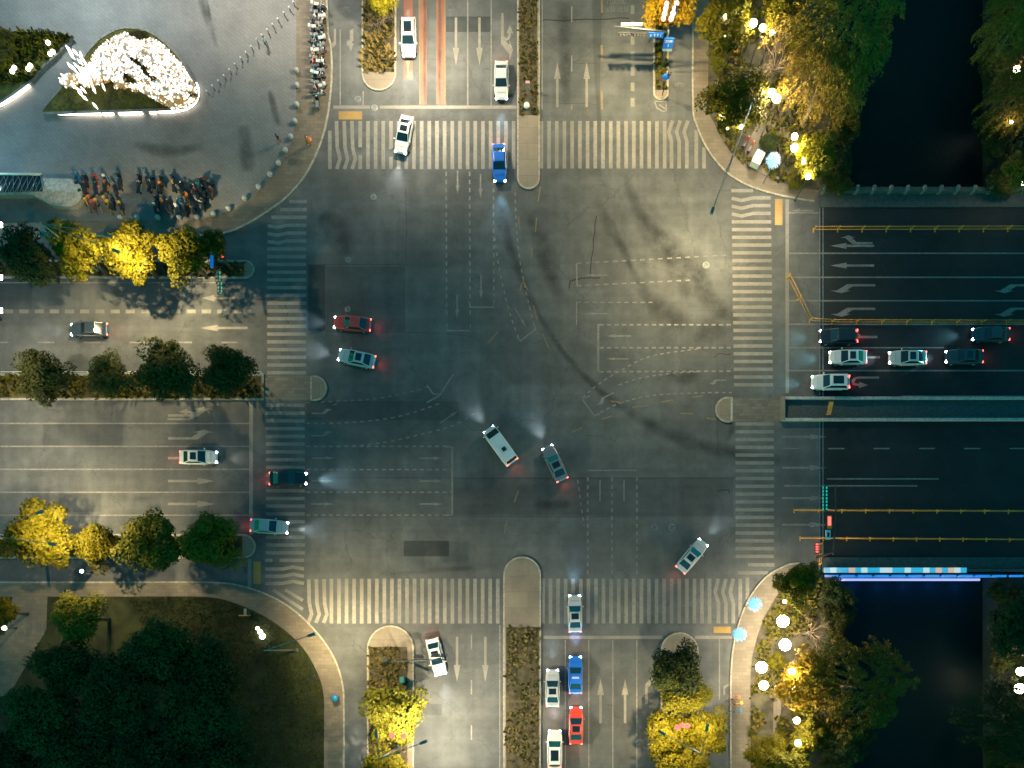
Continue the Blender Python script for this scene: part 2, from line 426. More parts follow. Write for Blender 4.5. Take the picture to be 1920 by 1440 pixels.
# pavements
def slab(name, pts, mat, z=0.13, kerbpts=None):
    mb = MB(); mb.prism([G(*p) for p in pts], -0.05, z, mat, M['kerb']); struct(mb, name)
nw_kerb = smooth([(612, -500), (613, 0), (621, 90), (622, 150), (614, 222), (598, 278), (572, 330), (538, 370), (500, 398), (462, 421), (425, 436), (370, 442), (300, 443)]) + [(-700, 443)]
slab('plaza', nw_kerb + [(-700, -500)], M['plaza'])
mb = MB(); inner = smooth([(556, -500), (556, 0), (556, 180), (553, 232), (540, 285), (512, 330), (478, 366), (440, 392), (395, 408), (350, 415)]) + [(-700, 415)]
mb.poly([G(*p) for p in nw_kerb] + [G(*p) for p in reversed(inner)], 0.136, M['sidewalk']); struct(mb, 'sidewalk')
mb = MB(); mb.kerb([G(*p) for p in nw_kerb], 0.22, -0.02, 0.15, M['kerb']); struct(mb, 'kerb')
ne_kerb = smooth([(1299, -500), (1299, 0), (1299, 195), (1306, 235), (1325, 278), (1358, 320), (1400, 347), (1450, 364), (1500, 374), (1527, 378)])
ne_in = smooth([(1330, -500), (1329, 0), (1328, 190), (1340, 235), (1362, 275), (1395, 308), (1440, 334), (1490, 350), (1535, 358)])
mb = MB(); mb.prism([G(*p) for p in ne_kerb] + [G(*p) for p in reversed(ne_in)], -0.05, 0.13, M['sidewalk'], M['kerb']); struct(mb, 'sidewalk')
mb = MB(); mb.prism([G(*p) for p in ne_in] + [G(1560, 350), G(1560, -500)], -0.05, 0.12, M['park_soil']); struct(mb, 'park_ground')
mb = MB(); mb.kerb([G(*p) for p in ne_kerb], 0.2, -0.02, 0.15, M['kerb']); struct(mb, 'kerb')
mb = MB(); mb.poly([G(*p) for p in smooth([(1440, 150), (1478, 190), (1482, 250), (1470, 310), (1488, 345), (1440, 332), (1395, 300), (1420, 230)])], 0.126, M['sidewalk2']); struct(mb, 'park_path')
se_kerb = smooth([(1370, 2000), (1370, 1400), (1371, 1250), (1382, 1180), (1403, 1125), (1436, 1082), (1475, 1060), (1500, 1056)])
se_in = smooth([(1407, 2000), (1407, 1400), (1407, 1265), (1415, 1210), (1432, 1160), (1460, 1112), (1492, 1085), (1520, 1078)])
mb = MB(); mb.prism([G(*p) for p in se_kerb] + [G(*p) for p in reversed(se_in)], -0.05, 0.13, M['sidewalk'], M['kerb']); struct(mb, 'sidewalk')
mb = MB(); mb.prism([G(*p) for p in se_in] + [G(1560, 1080), G(1560, 2000)], -0.05, 0.12, M['park_soil']); struct(mb, 'park_ground')
mb = MB(); mb.kerb([G(*p) for p in se_kerb], 0.2, -0.02, 0.15, M['kerb']); struct(mb, 'kerb')
mb = MB(); mb.poly([G(1450, 1300), G(1464, 1300), G(1462, 1600), G(1446, 1600)], 0.126, M['sidewalk2']); struct(mb, 'park_path')
sw_kerb = [(-700, 1092)] + smooth([(0, 1092), (250, 1092), (390, 1092), (450, 1098), (508, 1118), (556, 1148), (598, 1190), (628, 1236), (643, 1285), (645, 1340), (645, 1440), (645, 2000)])
sw_in = [(-700, 1119)] + smooth([(0, 1119), (250, 1119), (380, 1119), (432, 1128), (486, 1150), (530, 1178), (568, 1214), (594, 1258), (607, 1300), (608, 1360), (608, 1440), (608, 2000)])
mb = MB(); mb.prism([G(*p) for p in sw_kerb] + [G(*p) for p in reversed(sw_in)], -0.05, 0.13, M['sidewalk'], M['kerb']); struct(mb, 'sidewalk')
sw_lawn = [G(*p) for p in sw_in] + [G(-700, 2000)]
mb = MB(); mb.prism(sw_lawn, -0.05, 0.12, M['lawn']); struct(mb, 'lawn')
mb = MB(); mb.kerb([G(*p) for p in sw_kerb], 0.2, -0.02, 0.15, M['kerb']); struct(mb, 'kerb')
mb = MB(); mb.poly([G(25, 1119), G(90, 1119), G(88, 1180), G(60, 1230), G(20, 1300), G(-60, 1330), G(-60, 1200), G(10, 1190)], 0.126, M['sidewalk']); struct(mb, 'garden_path')
mb = MB(); mb.poly([G(50, 1125), G(76, 1125), G(84, 1190), G(46, 1190)], 0.131, M['sidewalk2']); struct(mb, 'garden_path')

# islands -----------------------------------------------------------------
def rounded(x0, y0, x1, y1, ends):
    """photo-space outline; ends: which of t,b,l,r are rounded into a nose"""
    out = []
    rx, ry = (x1 - x0) / 2, (y1 - y0) / 2
    def arc(cx, cy, r1, r2, a0, a1, n=14):
        return [(cx + r1 * math.cos(R(a0 + (a1 - a0) * k / n)), cy + r2 * math.sin(R(a0 + (a1 - a0) * k / n))) for k in range(n + 1)]
    if ends == 'b': return [(x0, y0)] + [(x1, y0)] + arc((x0 + x1) / 2, y1 - rx, rx, rx, 0, 180)
    if ends == 't': return [(x1, y1), (x0, y1)] + arc((x0 + x1) / 2, y0 + rx, rx, rx, 180, 360)
    if ends == 'r': return [(x0, y1), (x0, y0)] + arc(x1 - ry, (y0 + y1) / 2, ry, ry, -90, 90)
    if ends == 'l': return [(x1, y0), (x1, y1)] + arc(x0 + ry, (y0 + y1) / 2, ry, ry, 90, 270)
    return [(x0, y0), (x1, y0), (x1, y1), (x0, y1)]
def island(label, outline, bed, cover_mat=None, dens=0, size=0.3, hgt=0.35, cover_label='', top='concrete'):
    p = G(*outline[0]); t = thing('traffic_island', label, 'traffic island', (p[0], p[1], 0), 0, 'kerbed islands between the lanes')
    loc = lambda q: (G(*q)[0] - p[0], G(*q)[1] - p[1])
    mb = MB(); mb.prism([loc(q) for q in outline], -0.02, 0.14, M[top], M['kerb']); mb.build('paving', t)
    mb = MB(); mb.kerb([loc(q) for q in outline], 0.2, -0.02, 0.17, M['kerb'], True); mb.build('kerb_edge', t)
    if bed:
        mb = MB(); mb.prism([loc(q) for q in bed], 0.1, 0.18, M['soil']); mb.build('planting_bed', t)
        if cover_mat:
            xs = [G(*q)[0] for q in bed]; ys = [G(*q)[1] for q in bed]; pl = [G(*q) for q in bed]
            mb = MB(); n = int((max(xs) - min(xs)) * (max(ys) - min(ys)) * dens)
            for _ in range(n):
                q = (rnd.uniform(min(xs), max(xs)), rnd.uniform(min(ys), max(ys)))
                if not inside(q, pl) or noise.noise(Vector((q[0] * .5, q[1] * .5, 3.3))) < -0.32: continue
                blade(mb, q[0], q[1], 0.17, size * rnd.uniform(.5, 1.3), hgt * rnd.uniform(.3, 1.2), cover_mat if not isinstance(cover_mat, (list, tuple)) else rnd.choice(cover_mat))
            stuff(mb, 'ground_cover', cover_label)
    return t
def blade(mb, x, y, z, s, h, mat):
    a = rnd.uniform(0, 6.28); dx, dy = math.cos(a) * s, math.sin(a) * s; b = rnd.uniform(-1, 1) * s; w = s * .4
    mb.add([(x - dy * .35, y + dx * .35, z), (x + dy * .35, y - dx * .35, z), (x + dx + dy * .3, y + dy - dx * .3, z + h), (x + dx - dy * .3, y + dy + dx * .3, z + h)], [(0, 1, 2, 3)], mat)

bx = lambda a, b, c_, d: [(a, b), (c_, b), (c_, d), (a, d)]
island('planted island with round concrete tip beside the red bus lane', rounded(680, -400, 742, 170, 'b'), bx(682, -398, 739, 136), [M['reed'], M['reed'], M['dry'], M['grass']], 16, .4, .5, 'tall dry reed grass on the island beside the bus lane')
island('long planted median whose rounded concrete end juts past the zebra stripes at the top', rounded(971, -400, 1011, 354, 'b'), bx(974, -398, 1007, 217), [M['dry'], M['dry'], M['grass']], 18, .3, .25, 'brown and green low plants on the long median at the top')
island('narrow planted island under the blue road signs', rounded(1226, -400, 1252, 188, 'b'), bx(1228.5, -398, 1249.5, 170), [M['grass'], M['leaf_green']], 22, .3, .35, 'green plants on the narrow island under the blue signs')
island('strip island under the gold trees next to the plaza', rounded(-700, 490, 476, 521, 'r'), bx(-690, 493, 458, 518), [M['leaf_gold'], M['grass'], M['leaf_green']], 10, .35, .4, 'gold and green shrubs under the gold trees by the plaza')
island('long median planted with four dark round trees between the traffic directions', bx(-700, 703, 495, 749), bx(-690, 706, 490, 746), [M['leaf_green'], M['grass'], M['leaf_green'], M['dry']], 12, .45, .6, 'yellow green bushes between the four dark round trees')
island('small half-round concrete nose beyond the median of four dark trees', rounded(584, 706, 612, 751, 'r')[:-1] + [(584, 751)], None)
island('strip island with the row of lit and dark trees below the lanes at left', rounded(-700, 1003, 478, 1046, 'r'), bx(-690, 1006, 455, 1043), [M['leaf_dark'], M['leaf_green'], M['grass']], 9, .4, .4, 'dark shrubs under the tree row below the lanes at left')
island('planted island with round tan nose and one bushy tree at the bottom', rounded(690, 1174, 775, 2000, 't'), bx(693, 1213, 764, 1990), [M['dry'], M['dry'], M['reed'], M['grass']], 12, .35, .3, 'brown stubble and grass on the island with the round tan nose')
island('wide planted median with a large round concrete head at the bottom centre', rounded(945, 1045, 1013, 2000, 't'), bx(949, 1176, 1010, 1990), [M['dry'], M['grass'], M['dry']], 11, .35, .3, 'patchy brown grass on the wide median at the bottom')
island('dark round-nosed island under the big yellow green trees at the bottom', rounded(1240, 1187, 1308, 2000, 't'), bx(1243, 1226, 1305, 1990), [M['leaf_dark'], M['grass']], 9, .4, .4, 'dark shrubs beneath the big yellow green trees at the bottom')
island('small half-round concrete nose with white edge beside the bridge crossing', rounded(1342, 746, 1372, 791, 'l'), None)
mb = MB(); mb.poly(rect(497, 706, 583, 751), 0.006, M['refuge']); mb.poly(rect(1373, 747, 1462, 790), 0.006, M['refuge'])
struct(mb, 'refuge_paving')
# bridge median: hollow kerbed trough
t = thing('bridge_median', 'pale walled median trough running along the middle of the bridge', 'median', (*G(1464, 768), 0))
o = t.location; loc = lambda q, z=0: (G(*q)[0] - o.x, G(*q)[1] - o.y)
mb = MB(); mb.kerb([loc((1920 + 400, 748)), loc((1465, 748)), loc((1465, 788)), loc((2320, 788))], 0.28, 0, 0.55, M['stone']); mb.build('low_wall', t)
mb = MB(); mb.poly([loc((1467, 750)), loc((1467, 786)), loc((2320, 786)), loc((2320, 750))], 0.03, M['dark_stone']); mb.build('trough_floor', t)
mb = MB(); mb.box((loc((1466, 0))[0], 0, 0.3), (0.5, 2.9, 0.62), M['concrete']); mb.build('end_block', t)
mb = MB(); mb.box((*loc((1371, 768)), 0.09), (0.22, 2.9, 0.3), M['stone']); 
mb.v = [(v[0] + o.x, v[1] + o.y, v[2]) for v in mb.v]; struct(mb, 'kerb')

# asphalt patches, seams, stains and dark blotches -------------------------------------------
mb = MB()
Z1 = 0.0035
for (a, b, c_, d, m) in ((578, 497, 610, 620, 'asphalt_dark'), (848, 895, 1375, 966, 'asphalt_mid'), (757, 1014, 842, 1043, 'asphalt_dark'),
        (793, 1320, 828, 1341, 'asphalt_mid'), (836, 31, 920, 60, 'asphalt_dark'), (1268, 373, 1290, 417, 'asphalt_pale'),
        (612, 500, 760, 622, 'asphalt_mid'), (110, 925, 190, 960, 'asphalt_mid'), (80, 795, 230, 835, 'asphalt_mid'),
        (1083, 320, 1113, 352, 'asphalt_pale'), (576, 752, 860, 788, 'asphalt_mid'), (840, 324, 876, 395, 'asphalt_pale'), (0, 520, 60, 580, 'asphalt_mid')):
    mb.poly(rect(a, b, c_, d), Z1, M[m]); Z1 += 0.0004
mb.poly([G(1110, -10), G(1160, -10), G(1128, 30), G(1124, 190), G(1128, 226), G(1120, 226), G(1112, 100)], Z1, M['asphalt_mid'])
struct(mb, 'asphalt_patch')
def blotch_strip(pts, ws, z, closed=None):
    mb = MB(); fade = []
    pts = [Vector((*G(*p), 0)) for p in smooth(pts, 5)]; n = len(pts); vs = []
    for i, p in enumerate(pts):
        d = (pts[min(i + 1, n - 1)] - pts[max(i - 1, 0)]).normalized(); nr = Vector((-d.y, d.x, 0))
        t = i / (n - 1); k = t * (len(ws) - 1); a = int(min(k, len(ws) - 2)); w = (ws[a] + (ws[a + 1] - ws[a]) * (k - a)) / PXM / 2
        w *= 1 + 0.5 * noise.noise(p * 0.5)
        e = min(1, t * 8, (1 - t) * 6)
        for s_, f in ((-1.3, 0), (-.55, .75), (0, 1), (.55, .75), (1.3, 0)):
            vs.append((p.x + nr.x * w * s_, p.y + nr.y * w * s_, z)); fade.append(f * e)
    mb.add(vs, [(5 * i + k, 5 * i + 5 + k, 5 * i + 6 + k, 5 * i + 1 + k) for i in range(n - 1) for k in range(4)], M['blotch'])
    mb.fade = fade; struct(mb, 'road_blotch')
blotch_strip([(932, 350), (945, 425), (970, 500), (1010, 590), (1065, 672), (1125, 732), (1200, 785), (1290, 828), (1380, 850), (1450, 860), (1505, 866)], [16, 22, 14, 10, 16, 22, 26, 20, 14], 0.009)  # tyre stain curving across the junction
blotch_strip([(1172, 320), (1195, 390), (1235, 460), (1290, 530), (1350, 580), (1392, 606)], [14, 26, 40, 50, 30, 8], 0.009)  # dark noisy blotches beside the curved asphalt edge
blotch_strip([(1225, 420), (1265, 470), (1305, 500), (1330, 560)], [10, 46, 40, 20], 0.010)
blotch_strip([(1118, 370), (1140, 420), (1170, 470), (1195, 530), (1235, 575), (1262, 600), (1300, 610)], [10, 22, 14, 20, 40, 46, 14], 0.009)
blotch_strip([(990, 400), (1012, 450), (1032, 510), (1050, 560)], [14, 30, 34, 16], 0.009)
blotch_strip([(1058, 0), (1060, 60), (1060, 130), (1062, 200)], [26, 30, 22, 18], 0.009)
blotch_strip([(1300, 640), (1330, 620), (1365, 625)], [10, 36, 12], 0.010)
blotch_strip([(600, 400), (640, 440), (655, 480)], [30, 50, 24], 0.009)
blotch_strip([(1350, 775), (1372, 800), (1362, 830)], [8, 14, 6], 0.010)
for xx in (800, 828): blotch_strip([(xx - 4, -20), (xx - 3, 60), (xx - 4, 130), (xx - 3, 200)], [5, 7, 6, 4], 0.015)
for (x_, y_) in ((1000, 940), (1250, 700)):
    blotch_strip([(x_, y_), (x_ + 30, y_ + 6), (x_ + 70, y_ + 4)], [14, 26, 10], 0.0095)
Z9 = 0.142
def plaza_stain(pts, ws): blotch_strip(pts, ws, Z9)
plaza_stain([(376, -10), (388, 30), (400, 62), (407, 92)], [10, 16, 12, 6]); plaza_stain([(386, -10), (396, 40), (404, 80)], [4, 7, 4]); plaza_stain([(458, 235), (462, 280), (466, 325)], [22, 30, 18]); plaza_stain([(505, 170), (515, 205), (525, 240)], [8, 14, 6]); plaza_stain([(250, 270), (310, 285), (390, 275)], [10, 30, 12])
mb = MB()
def crack(pts, w=0.09):
    q = []
    for p in smooth(pts, 4): q.append(G(p[0] + rnd.uniform(-1.2, 1.2), p[1] + rnd.uniform(-1.2, 1.2)))
    mb.strip(q, w, 0.0105, M['crack'])
crack([(1018, 37), (1060, 39), (1100, 37), (1180, 34)], .13); crack([(1118, 405), (1113, 450), (1107, 520)], .11); crack([(1067, 540), (1072, 526), (1090, 523), (1125, 522)], .12)
crack([(480, 562), (530, 563), (536, 580), (541, 610)], .07); crack([(1020, 75), (1080, 118), (1180, 112)], .03); crack([(577, 496), (760, 497)], .04); crack([(762, 350), (762, 497)], .04)
crack([(612, 622), (850, 627), (900, 640)], .03); crack([(1000, 190), (1120, 197)], .03); crack([(1345, 775), (1346, 850)], .04); crack([(1345, 920), (1366, 918), (1366, 926)], .1)
crack([(1340, 670), (1348, 664), (1370, 664)], .07); crack([(620, 896), (1380, 896)], .03); crack([(580, 968), (1380, 968)], .03)
struct(mb, 'road_crack')

# ---------------------------------------------------------------- road markings
ZM = 0.013
def line(mb, pts, w=2.6, mat='thin_white'): mb.strip([G(*p) for p in pts], w / PXM, ZM, M[mat])
def dashes(mb, a, b, on, off, w=2.6, mat='thin_white', ph=0):
    a, b = Vector(a), Vector(b); Ln = (b - a).length; d = (b - a) / Ln; s = ph
    while s < Ln:
        p, q = a + d * s, a + d * min(s + on, Ln); line(mb, [p, q], w, mat); s += on + off
def curve_dashes(mb, pts, on=7, off=7.5, w=2.4, mat='thin_white'):
    pts = smooth(pts, 10); acc = 0; cur = []; period = on + off; s = 0
    for i in range(len(pts) - 1):
        a, b = Vector(pts[i]), Vector(pts[i + 1]); seg = (b - a).length; t = 0
        while t < seg - 1e-6:
            ph = s % period; step = min((on - ph) if ph < on else (period - ph), seg - t)
            step = max(step, 1e-3)
            if ph < on: line(mb, [a + (b - a) * (t / seg), a + (b - a) * ((t + step) / seg)], w, mat)
            t += step; s += step
# zebra crossings
def stripe_v(mb, x, y0, y1, zig=None, w=6.8):
    if zig is None: mb.poly(rect(x - w / 2, y0, x + w / 2, y1), ZM, M['white'])
    else: mb.strip([G(x + dx, y0 + (y1 - y0) * t) for (t, dx) in zig], w / PXM, ZM, M['white'])
def stripe_h(mb, y, x0, x1, zig=None, w=6.4):
    if zig is None: mb.poly(rect(x0, y - w / 2, x1, y + w / 2), ZM, M['white'])
    else: mb.strip([G(x0 + (x1 - x0) * t, y + dy) for (t, dy) in zig], w / PXM, ZM, M['white'])
zw = [(0, 0), (.55, 1.5), (.79, 6.5), (1, 0.5)]; ze = [(0, 4), (.24, -3), (.44, 2), (1, 2)]
mb = MB()
stripe_v(mb, 618.5, 245, 317)
for k in range(3): stripe_v(mb, 631 + 14.4 * k, 227, 317, zw)
stripe_v(mb, 675.5, 227, 276); stripe_v(mb, 675.5, 290, 317)
x = 690
while x < 968: stripe_v(mb, x, 227, 317) if abs(x - 733) > 2 else (stripe_v(mb, x, 227, 280), stripe_v(mb, x, 294, 317)); x += 14.37
struct(mb, 'crosswalk'); mb = MB(); x = 1015
while x < 1250: stripe_v(mb, x, 227, 316); x += 14.45
for k in range(3): stripe_v(mb, 1257 + 14.4 * k, 226, 316, ze)
stripe_v(mb, 1305.5, 244, 316); stripe_v(mb, 1320, 276, 316)
struct(mb, 'crosswalk'); mb = MB()
zs = [(0, 0), (.55, 1), (.8, 5.5), (1, -1)]; zse = [(0, 3), (.3, -3), (.55, 3), (1, 3)]
for k in range(3): stripe_v(mb, 579 + 14.3 * k, 1086, 1168, zs)
x = 621.5
while x < 938: stripe_v(mb, x, 1085, 1169); x += 14.17
struct(mb, 'crosswalk'); mb = MB(); x = 1018
while x < 1340: stripe_v(mb, x, 1085, 1169); x += 14.2
for k in range(3): stripe_v(mb, 1344 + 14 * k, 1085, 1169, zse)
stripe_v(mb, 1388, 1085, 1158); stripe_v(mb, 1401.5, 1083, 1124)
struct(mb, 'crosswalk'); mb = MB()
hz = [(0, 0), (.25, 3.0), (.5, -1), (1, -1)]
stripe_h(mb, 378, 542, 575); stripe_h(mb, 393, 526, 575); stripe_h(mb, 407.5, 509, 575)
for k in range(3): stripe_h(mb, 423.5 + 14.7 * k, 502, 574.5, hz)
y = 467
while y < 702: stripe_h(mb, y, 501, 574); y += 14.5
struct(mb, 'crosswalk'); mb = MB(); y = 760
hz2 = [(0, 1), (.45, 1), (.72, -3), (1, 1)]
while y < 1047: stripe_h(mb, y, 498.5, 571.5); y += 14.55
stripe_h(mb, 1050.5, 497, 511); stripe_h(mb, 1050.5, 524, 570)
for k in range(3): stripe_h(mb, 1066 + 13.5 * k, 497, 570, hz2)
for (a, b, c_, d) in ((512, 1106, 568, 1143), (535, 1106, 568, 1126)): mb.strip([G(a, b), G(c_, d)], 6 / PXM, ZM, M['white'])
struct(mb, 'crosswalk'); mb = MB()
hz3 = [(0, -1), (.25, 3), (.55, -2), (1, -2)]
stripe_h(mb, 357.5, 1371, 1412)
for k in range(3): stripe_h(mb, 373 + 14.6 * k, 1372, 1445, hz3)
y = 416
while y < 734: stripe_h(mb, y, 1372 + (y - 416) * .014, 1446 + (y - 416) * .01); y += 14.55
struct(mb, 'crosswalk'); mb = MB(); y = 795
while y < 1050: stripe_h(mb, y, 1379, 1451); y += 14.6
stripe_h(mb, 1059, 1402, 1452); stripe_h(mb, 1074, 1384, 1440)
struct(mb, 'crosswalk')

# stop lines and lane lines
mb = MB()
W_ = 'white'
line(mb, [(625, 201), (694, 201)], 6, W_); line(mb, [(712, 201), (968, 201)], 6, W_)
line(mb, [(471, 753), (471, 1002)], 7, W_); line(mb, [(468, 1048), (468, 1101)], 7, W_)
line(mb, [(1476, 374), (1476, 737)], 6.5, W_)
line(mb, [(1018, 1195), (1242, 1195)], 6, W_); line(mb, [(1303, 1195), (1372, 1195)], 6, W_)
struct(mb, 'stop_line'); mb = MB()
for (x, y0, y1) in ((638, 55, 198), (681, 171, 198), (877, -60, 198), (921, -60, 198), (1016.5, -60, 206), (1060, 1200, 1500), (1104, 1200, 1500), (1149, 1200, 1500), (1194, 1200, 1500), (1349, 1198, 1312), (937, 1172, 1500)):
    line(mb, [(x, y0), (x, y1)], 2.4)
line(mb, [(590, -60), (590, 230)], 1.6, 'faint')
for (y, x0, x1) in ((530, -60, 458), (794, -60, 468), (837, -60, 468), (880, -60, 468), (923, -60, 468), (966, -60, 468), (399, 1479, 1536), (475, 1479, 1920), (520, 1479, 1920), (564, 1479, 1920), (608, 1479, 1920), (652, 1479, 1770), (695, 1479, 1920), (743, 1690, 1920), (898, 1550, 1760), (911, 1470, 1720)):
    line(mb, [(x0, y), (x1, y)], 2.6)
for (x, a, b, on, off) in ((1072, -80, 205, 30, 62), (884, 1190, 1480, 27, 58)): dashes(mb, (x, a), (x, b), on, off, 2.6)
dashes(mb, (-15, 642), (470, 642), 31, 55, 3); dashes(mb, (1468, 841), (1920, 841), 30, 55, 2.4)
dashes(mb, (8, 584), (470, 584), 17, 11.5, 7, 'white'); dashes(mb, (1186, 10), (1186, 206), 16, 13, 7, 'white')
struct(mb, 'lane_line'); mb = MB()
Y = 'yellow'
line(mb, [(785.5, -60), (787.5, 197)], 2.2, 'yellow_worn'); line(mb, [(834, -60), (834.5, 197)], 2.4, 'yellow_worn'); line(mb, [(774, 1210), (774, 1440)], 5, 'yellow_worn')
for (a, b) in ((-20, 24), (85, 113), (170, 205)): line(mb, [(1128, a), (1129, b)], 4, 'yellow_worn')
line(mb, [(674, 0), (678, 20)], 0.1, Y)
for (a, b, c_, d) in ((1013, 350, 1009, 378), (1006, 408, 1004, 435), (998, 465, 996, 485), (980, 525, 990, 545), (1000, 572, 1007, 598), (1017, 626, 1029, 652), (934, 622, 914, 644), (972, 920, 964, 942), (950, 975, 946, 1000), (1072, 810, 1092, 802), (1128, 786, 1148, 780), (1186, 764, 1216, 760), (1240, 754, 1262, 750), (1298, 745, 1318, 742), (1275, 775, 1300, 776), (1325, 784, 1342, 786), (972, 405, 974, 430), (975, 545, 979, 530), (1145, 752, 1170, 755)):
    line(mb, [(a, b), (c_, d)], 2.6, 'yellow_worn')
struct(mb, 'yellow_line'); mb = MB()
for (a, b, c_, d) in ((635, 209, 679, 224), (1453, 373, 1467, 422), (475, 1053, 489, 1095), (1338, 1175, 1370, 1187)): mb.poly(rect(a, b, c_, d), ZM, M[Y])
struct(mb, 'yellow_road_panel'); mb = MB()
for (a, b) in ((787.5, 800), (818, 833)): mb.poly(rect(a, -60, b, 196), 0.006, M['red_lane'])
mb.poly(rect(757, -60, 774, 150), 0.006, M['red_lane'])
struct(mb, 'red_bus_lane')
# waiting boxes in the middle of the crossing
mb = MB(); T = 'thin_white'
for (x, a, b) in ((836.5, 322, 590), (880.5, 322, 595), (925, 322, 555)): dashes(mb, (x, a), (x + 1, b), 8, 7.3, 2.8, T)
line(mb, [(838, 608), (838, 620), (882, 620), (882, 608)], 3, T); line(mb, [(880, 565), (880, 576), (926, 576), (926, 562)], 3, T)
curve_dashes(mb, [(926, 430), (932, 480), (945, 545), (960, 600), (972, 632)]); curve_dashes(mb, [(966, 360), (968, 420), (975, 490), (988, 555), (1002, 612)])
line(mb, [(970, 630), (975, 640), (1004, 617), (1001, 608)], 2.6, T)
for (y0, y1) in ((609, 609), (652, 652), (697, 696)): dashes(mb, (1124, y0), (1372, y1), 8, 6, 3, T)
line(mb, [(1121.5, 608), (1121.5, 697)], 4.5, 'faint')
dashes(mb, (1081, 494), (1368, 478), 9, 8, 2.6, 'faint'); dashes(mb, (1081, 536), (1300, 525), 9, 8, 2.6, 'faint'); line(mb, [(1081, 494), (1082, 536)], 3, 'faint')
dashes(mb, (1081, 567), (1230, 567), 8, 7, 2.2, 'faint'); line(mb, [(1081, 567), (1081, 610)], 2.4, 'faint')
curve_dashes(mb, [(1092, 746), (1120, 722), (1160, 697), (1220, 668), (1310, 654)], 7, 6); curve_dashes(mb, [(1114, 780), (1160, 757), (1220, 742), (1300, 737), (1372, 736)], 7, 6); curve_dashes(mb, [(1160, 722), (1200, 709), (1260, 700), (1310, 697)], 7, 6, 2.2)
line(mb, [(1106, 742), (1092, 749), (1115, 780), (1124, 776)], 3, T)
for (y, x1) in ((837, 845), (880.5, 846), (923, 846), (966, 846)): dashes(mb, (574, y), (x1, y), 8, 6.2, 2.8, T)
line(mb, [(838, 838), (848, 838), (848, 966), (838, 966)], 3.6, T)
curve_dashes(mb, [(574, 755), (640, 752), (700, 748), (760, 737), (800, 726)], 7, 7, 2.2, 'faint'); curve_dashes(mb, [(574, 794), (640, 793), (720, 786), (780, 772), (830, 754)]); curve_dashes(mb, [(574, 837), (660, 836), (730, 828), (790, 814), (850, 798), (890, 775)])
line(mb, [(800, 722), (812, 738), (826, 740), (838, 720), (850, 702)], 3, T); line(mb, [(800, 755), (824, 742)], 3, T)
for x in (1102, 1147.5, 1194): dashes(mb, (x, 895), (x, 1080), 7.5, 7, 3, 'faint')
dashes(mb, (1083, 900), (1095, 985), 7, 7, 2.4, 'faint'); line(mb, [(1102, 882), (1194, 882)], 3, 'faint')
for x in (1125, 1170): line(mb, [(x, 900), (x, 940)], 2.5, 'faint')
line(mb, [(625, 760), (632, 757)], 2, 'faint')
struct(mb, 'waiting_box_line')
# parking rank lines on the plaza
mb = MB(); ZP = 0.142
def pline(pts, w=2.4):
    mb.strip([G(*p) for p in pts], w / PXM, ZP, M['thin_white'])
pline([(155, 340), (343, 340), (343, 374)]); pline([(158, 374.5), (343, 374.5)]); pline([(158, 409), (343, 409)]); pline([(587, 195), (587, 10), (614, 10)], 2); 
struct(mb, 'parking_line')

# arrows: (px, py tip-to-tail along direction), drawn in local units then turned
mb = MB()
def arrow(kind, x, y, ang, ln=87, wd=1.0, mat='white'):
    """x, y photo centre; ang photo-degrees of travel, 0 = up the photo"""
    a = R(ang); ca, sa = math.cos(a), math.sin(a)
    def Tm(u, v): return G(x + v * ca + u * sa, y - u * ca + v * sa)       # u forward, v right
    h = ln / 2
    def pg(pts): mb.poly([Tm(*p) for p in pts], ZM + 0.0032, M[mat])
    w = 2.3 * wd; hw = 6.2 * wd; hl = ln * .37
    if kind == 's': pg([(-h, -w), (-h, w), (h - hl, w), (h - hl, -w)]); pg([(h - hl, -hw), (h - hl, hw), (h, 0)])
    if kind in 'lr':
        s = -1 if kind == 'l' else 1
        pg([(-h, -w), (-h, w), (h * .15, w), (h * .15, -w)][::1])
        pg([(h * .15, -w), (h * .15, w), (h * .62, s * 12 * wd), (h * .62 - 10 * wd, s * 14 * wd), (-h * .08, s * w)] if False else [(h * .0, -w * s), (h * .0, w * s), (h * .30, s * 11 * wd), (h * .72, s * 11 * wd), (h * .25, -w * s)])
        pg([(h * .08, s * 11 * wd), (h, s * 11 * wd), (h * .52, s * 16.5 * wd)])
    if kind == 'u':
        pg([(-h, 6), (-h, 10), (h * .3, 10), (h * .3, 6)]); pg([(h * .3, 10), (h * .62, 7), (h * .72, 0), (h * .55, -1), (h * .45, 5), (h * .3, 6)]); pg([(h * .72, 0), (h * .62, -6), (h * .25, -8), (h * .25, -4), (h * .5, -2), (h * .55, -1)]); pg([(h * .25, -12), (h * .25, 0), (-h * .3, -6)])
    if kind == 'x': pass
for x in (855, 899): arrow('s', x, 78, 180, 90)
for x in (1045, 1100): arrow('s', x, 159, 0, 84)
for x in (857, 910): arrow('s', x, 1236, 180, 84)
for x in (1126, 1172): arrow('s', x, 1314, 0, 84)
for y in (859, 902, 945): arrow('s', 359, y, 90, 88)
arrow('s', 420, 615, 270, 88); arrow('s', 410, 559, 270, 62)
arrow('l', 359, 822, 90, 88); arrow('l', 359, 779, 90, 88); arrow('u', 344, 778, 90, 60)
for y in (819, 877, 934, 984): arrow('s', 1508, y, 90, 84, .8, 'thin_white')
arrow('s', 1598, 461, 270, 82, .9, 'thin_white'); arrow('r', 1606, 456, 270, 60, .9, 'thin_white'); arrow('s', 1598, 498, 270, 82, .9, 'thin_white')
for y in (535, 579): arrow('l', 1599, y, 270, 84, .9, 'thin_white'); arrow('l', 1905, y, 270, 84, .9, 'thin_white')
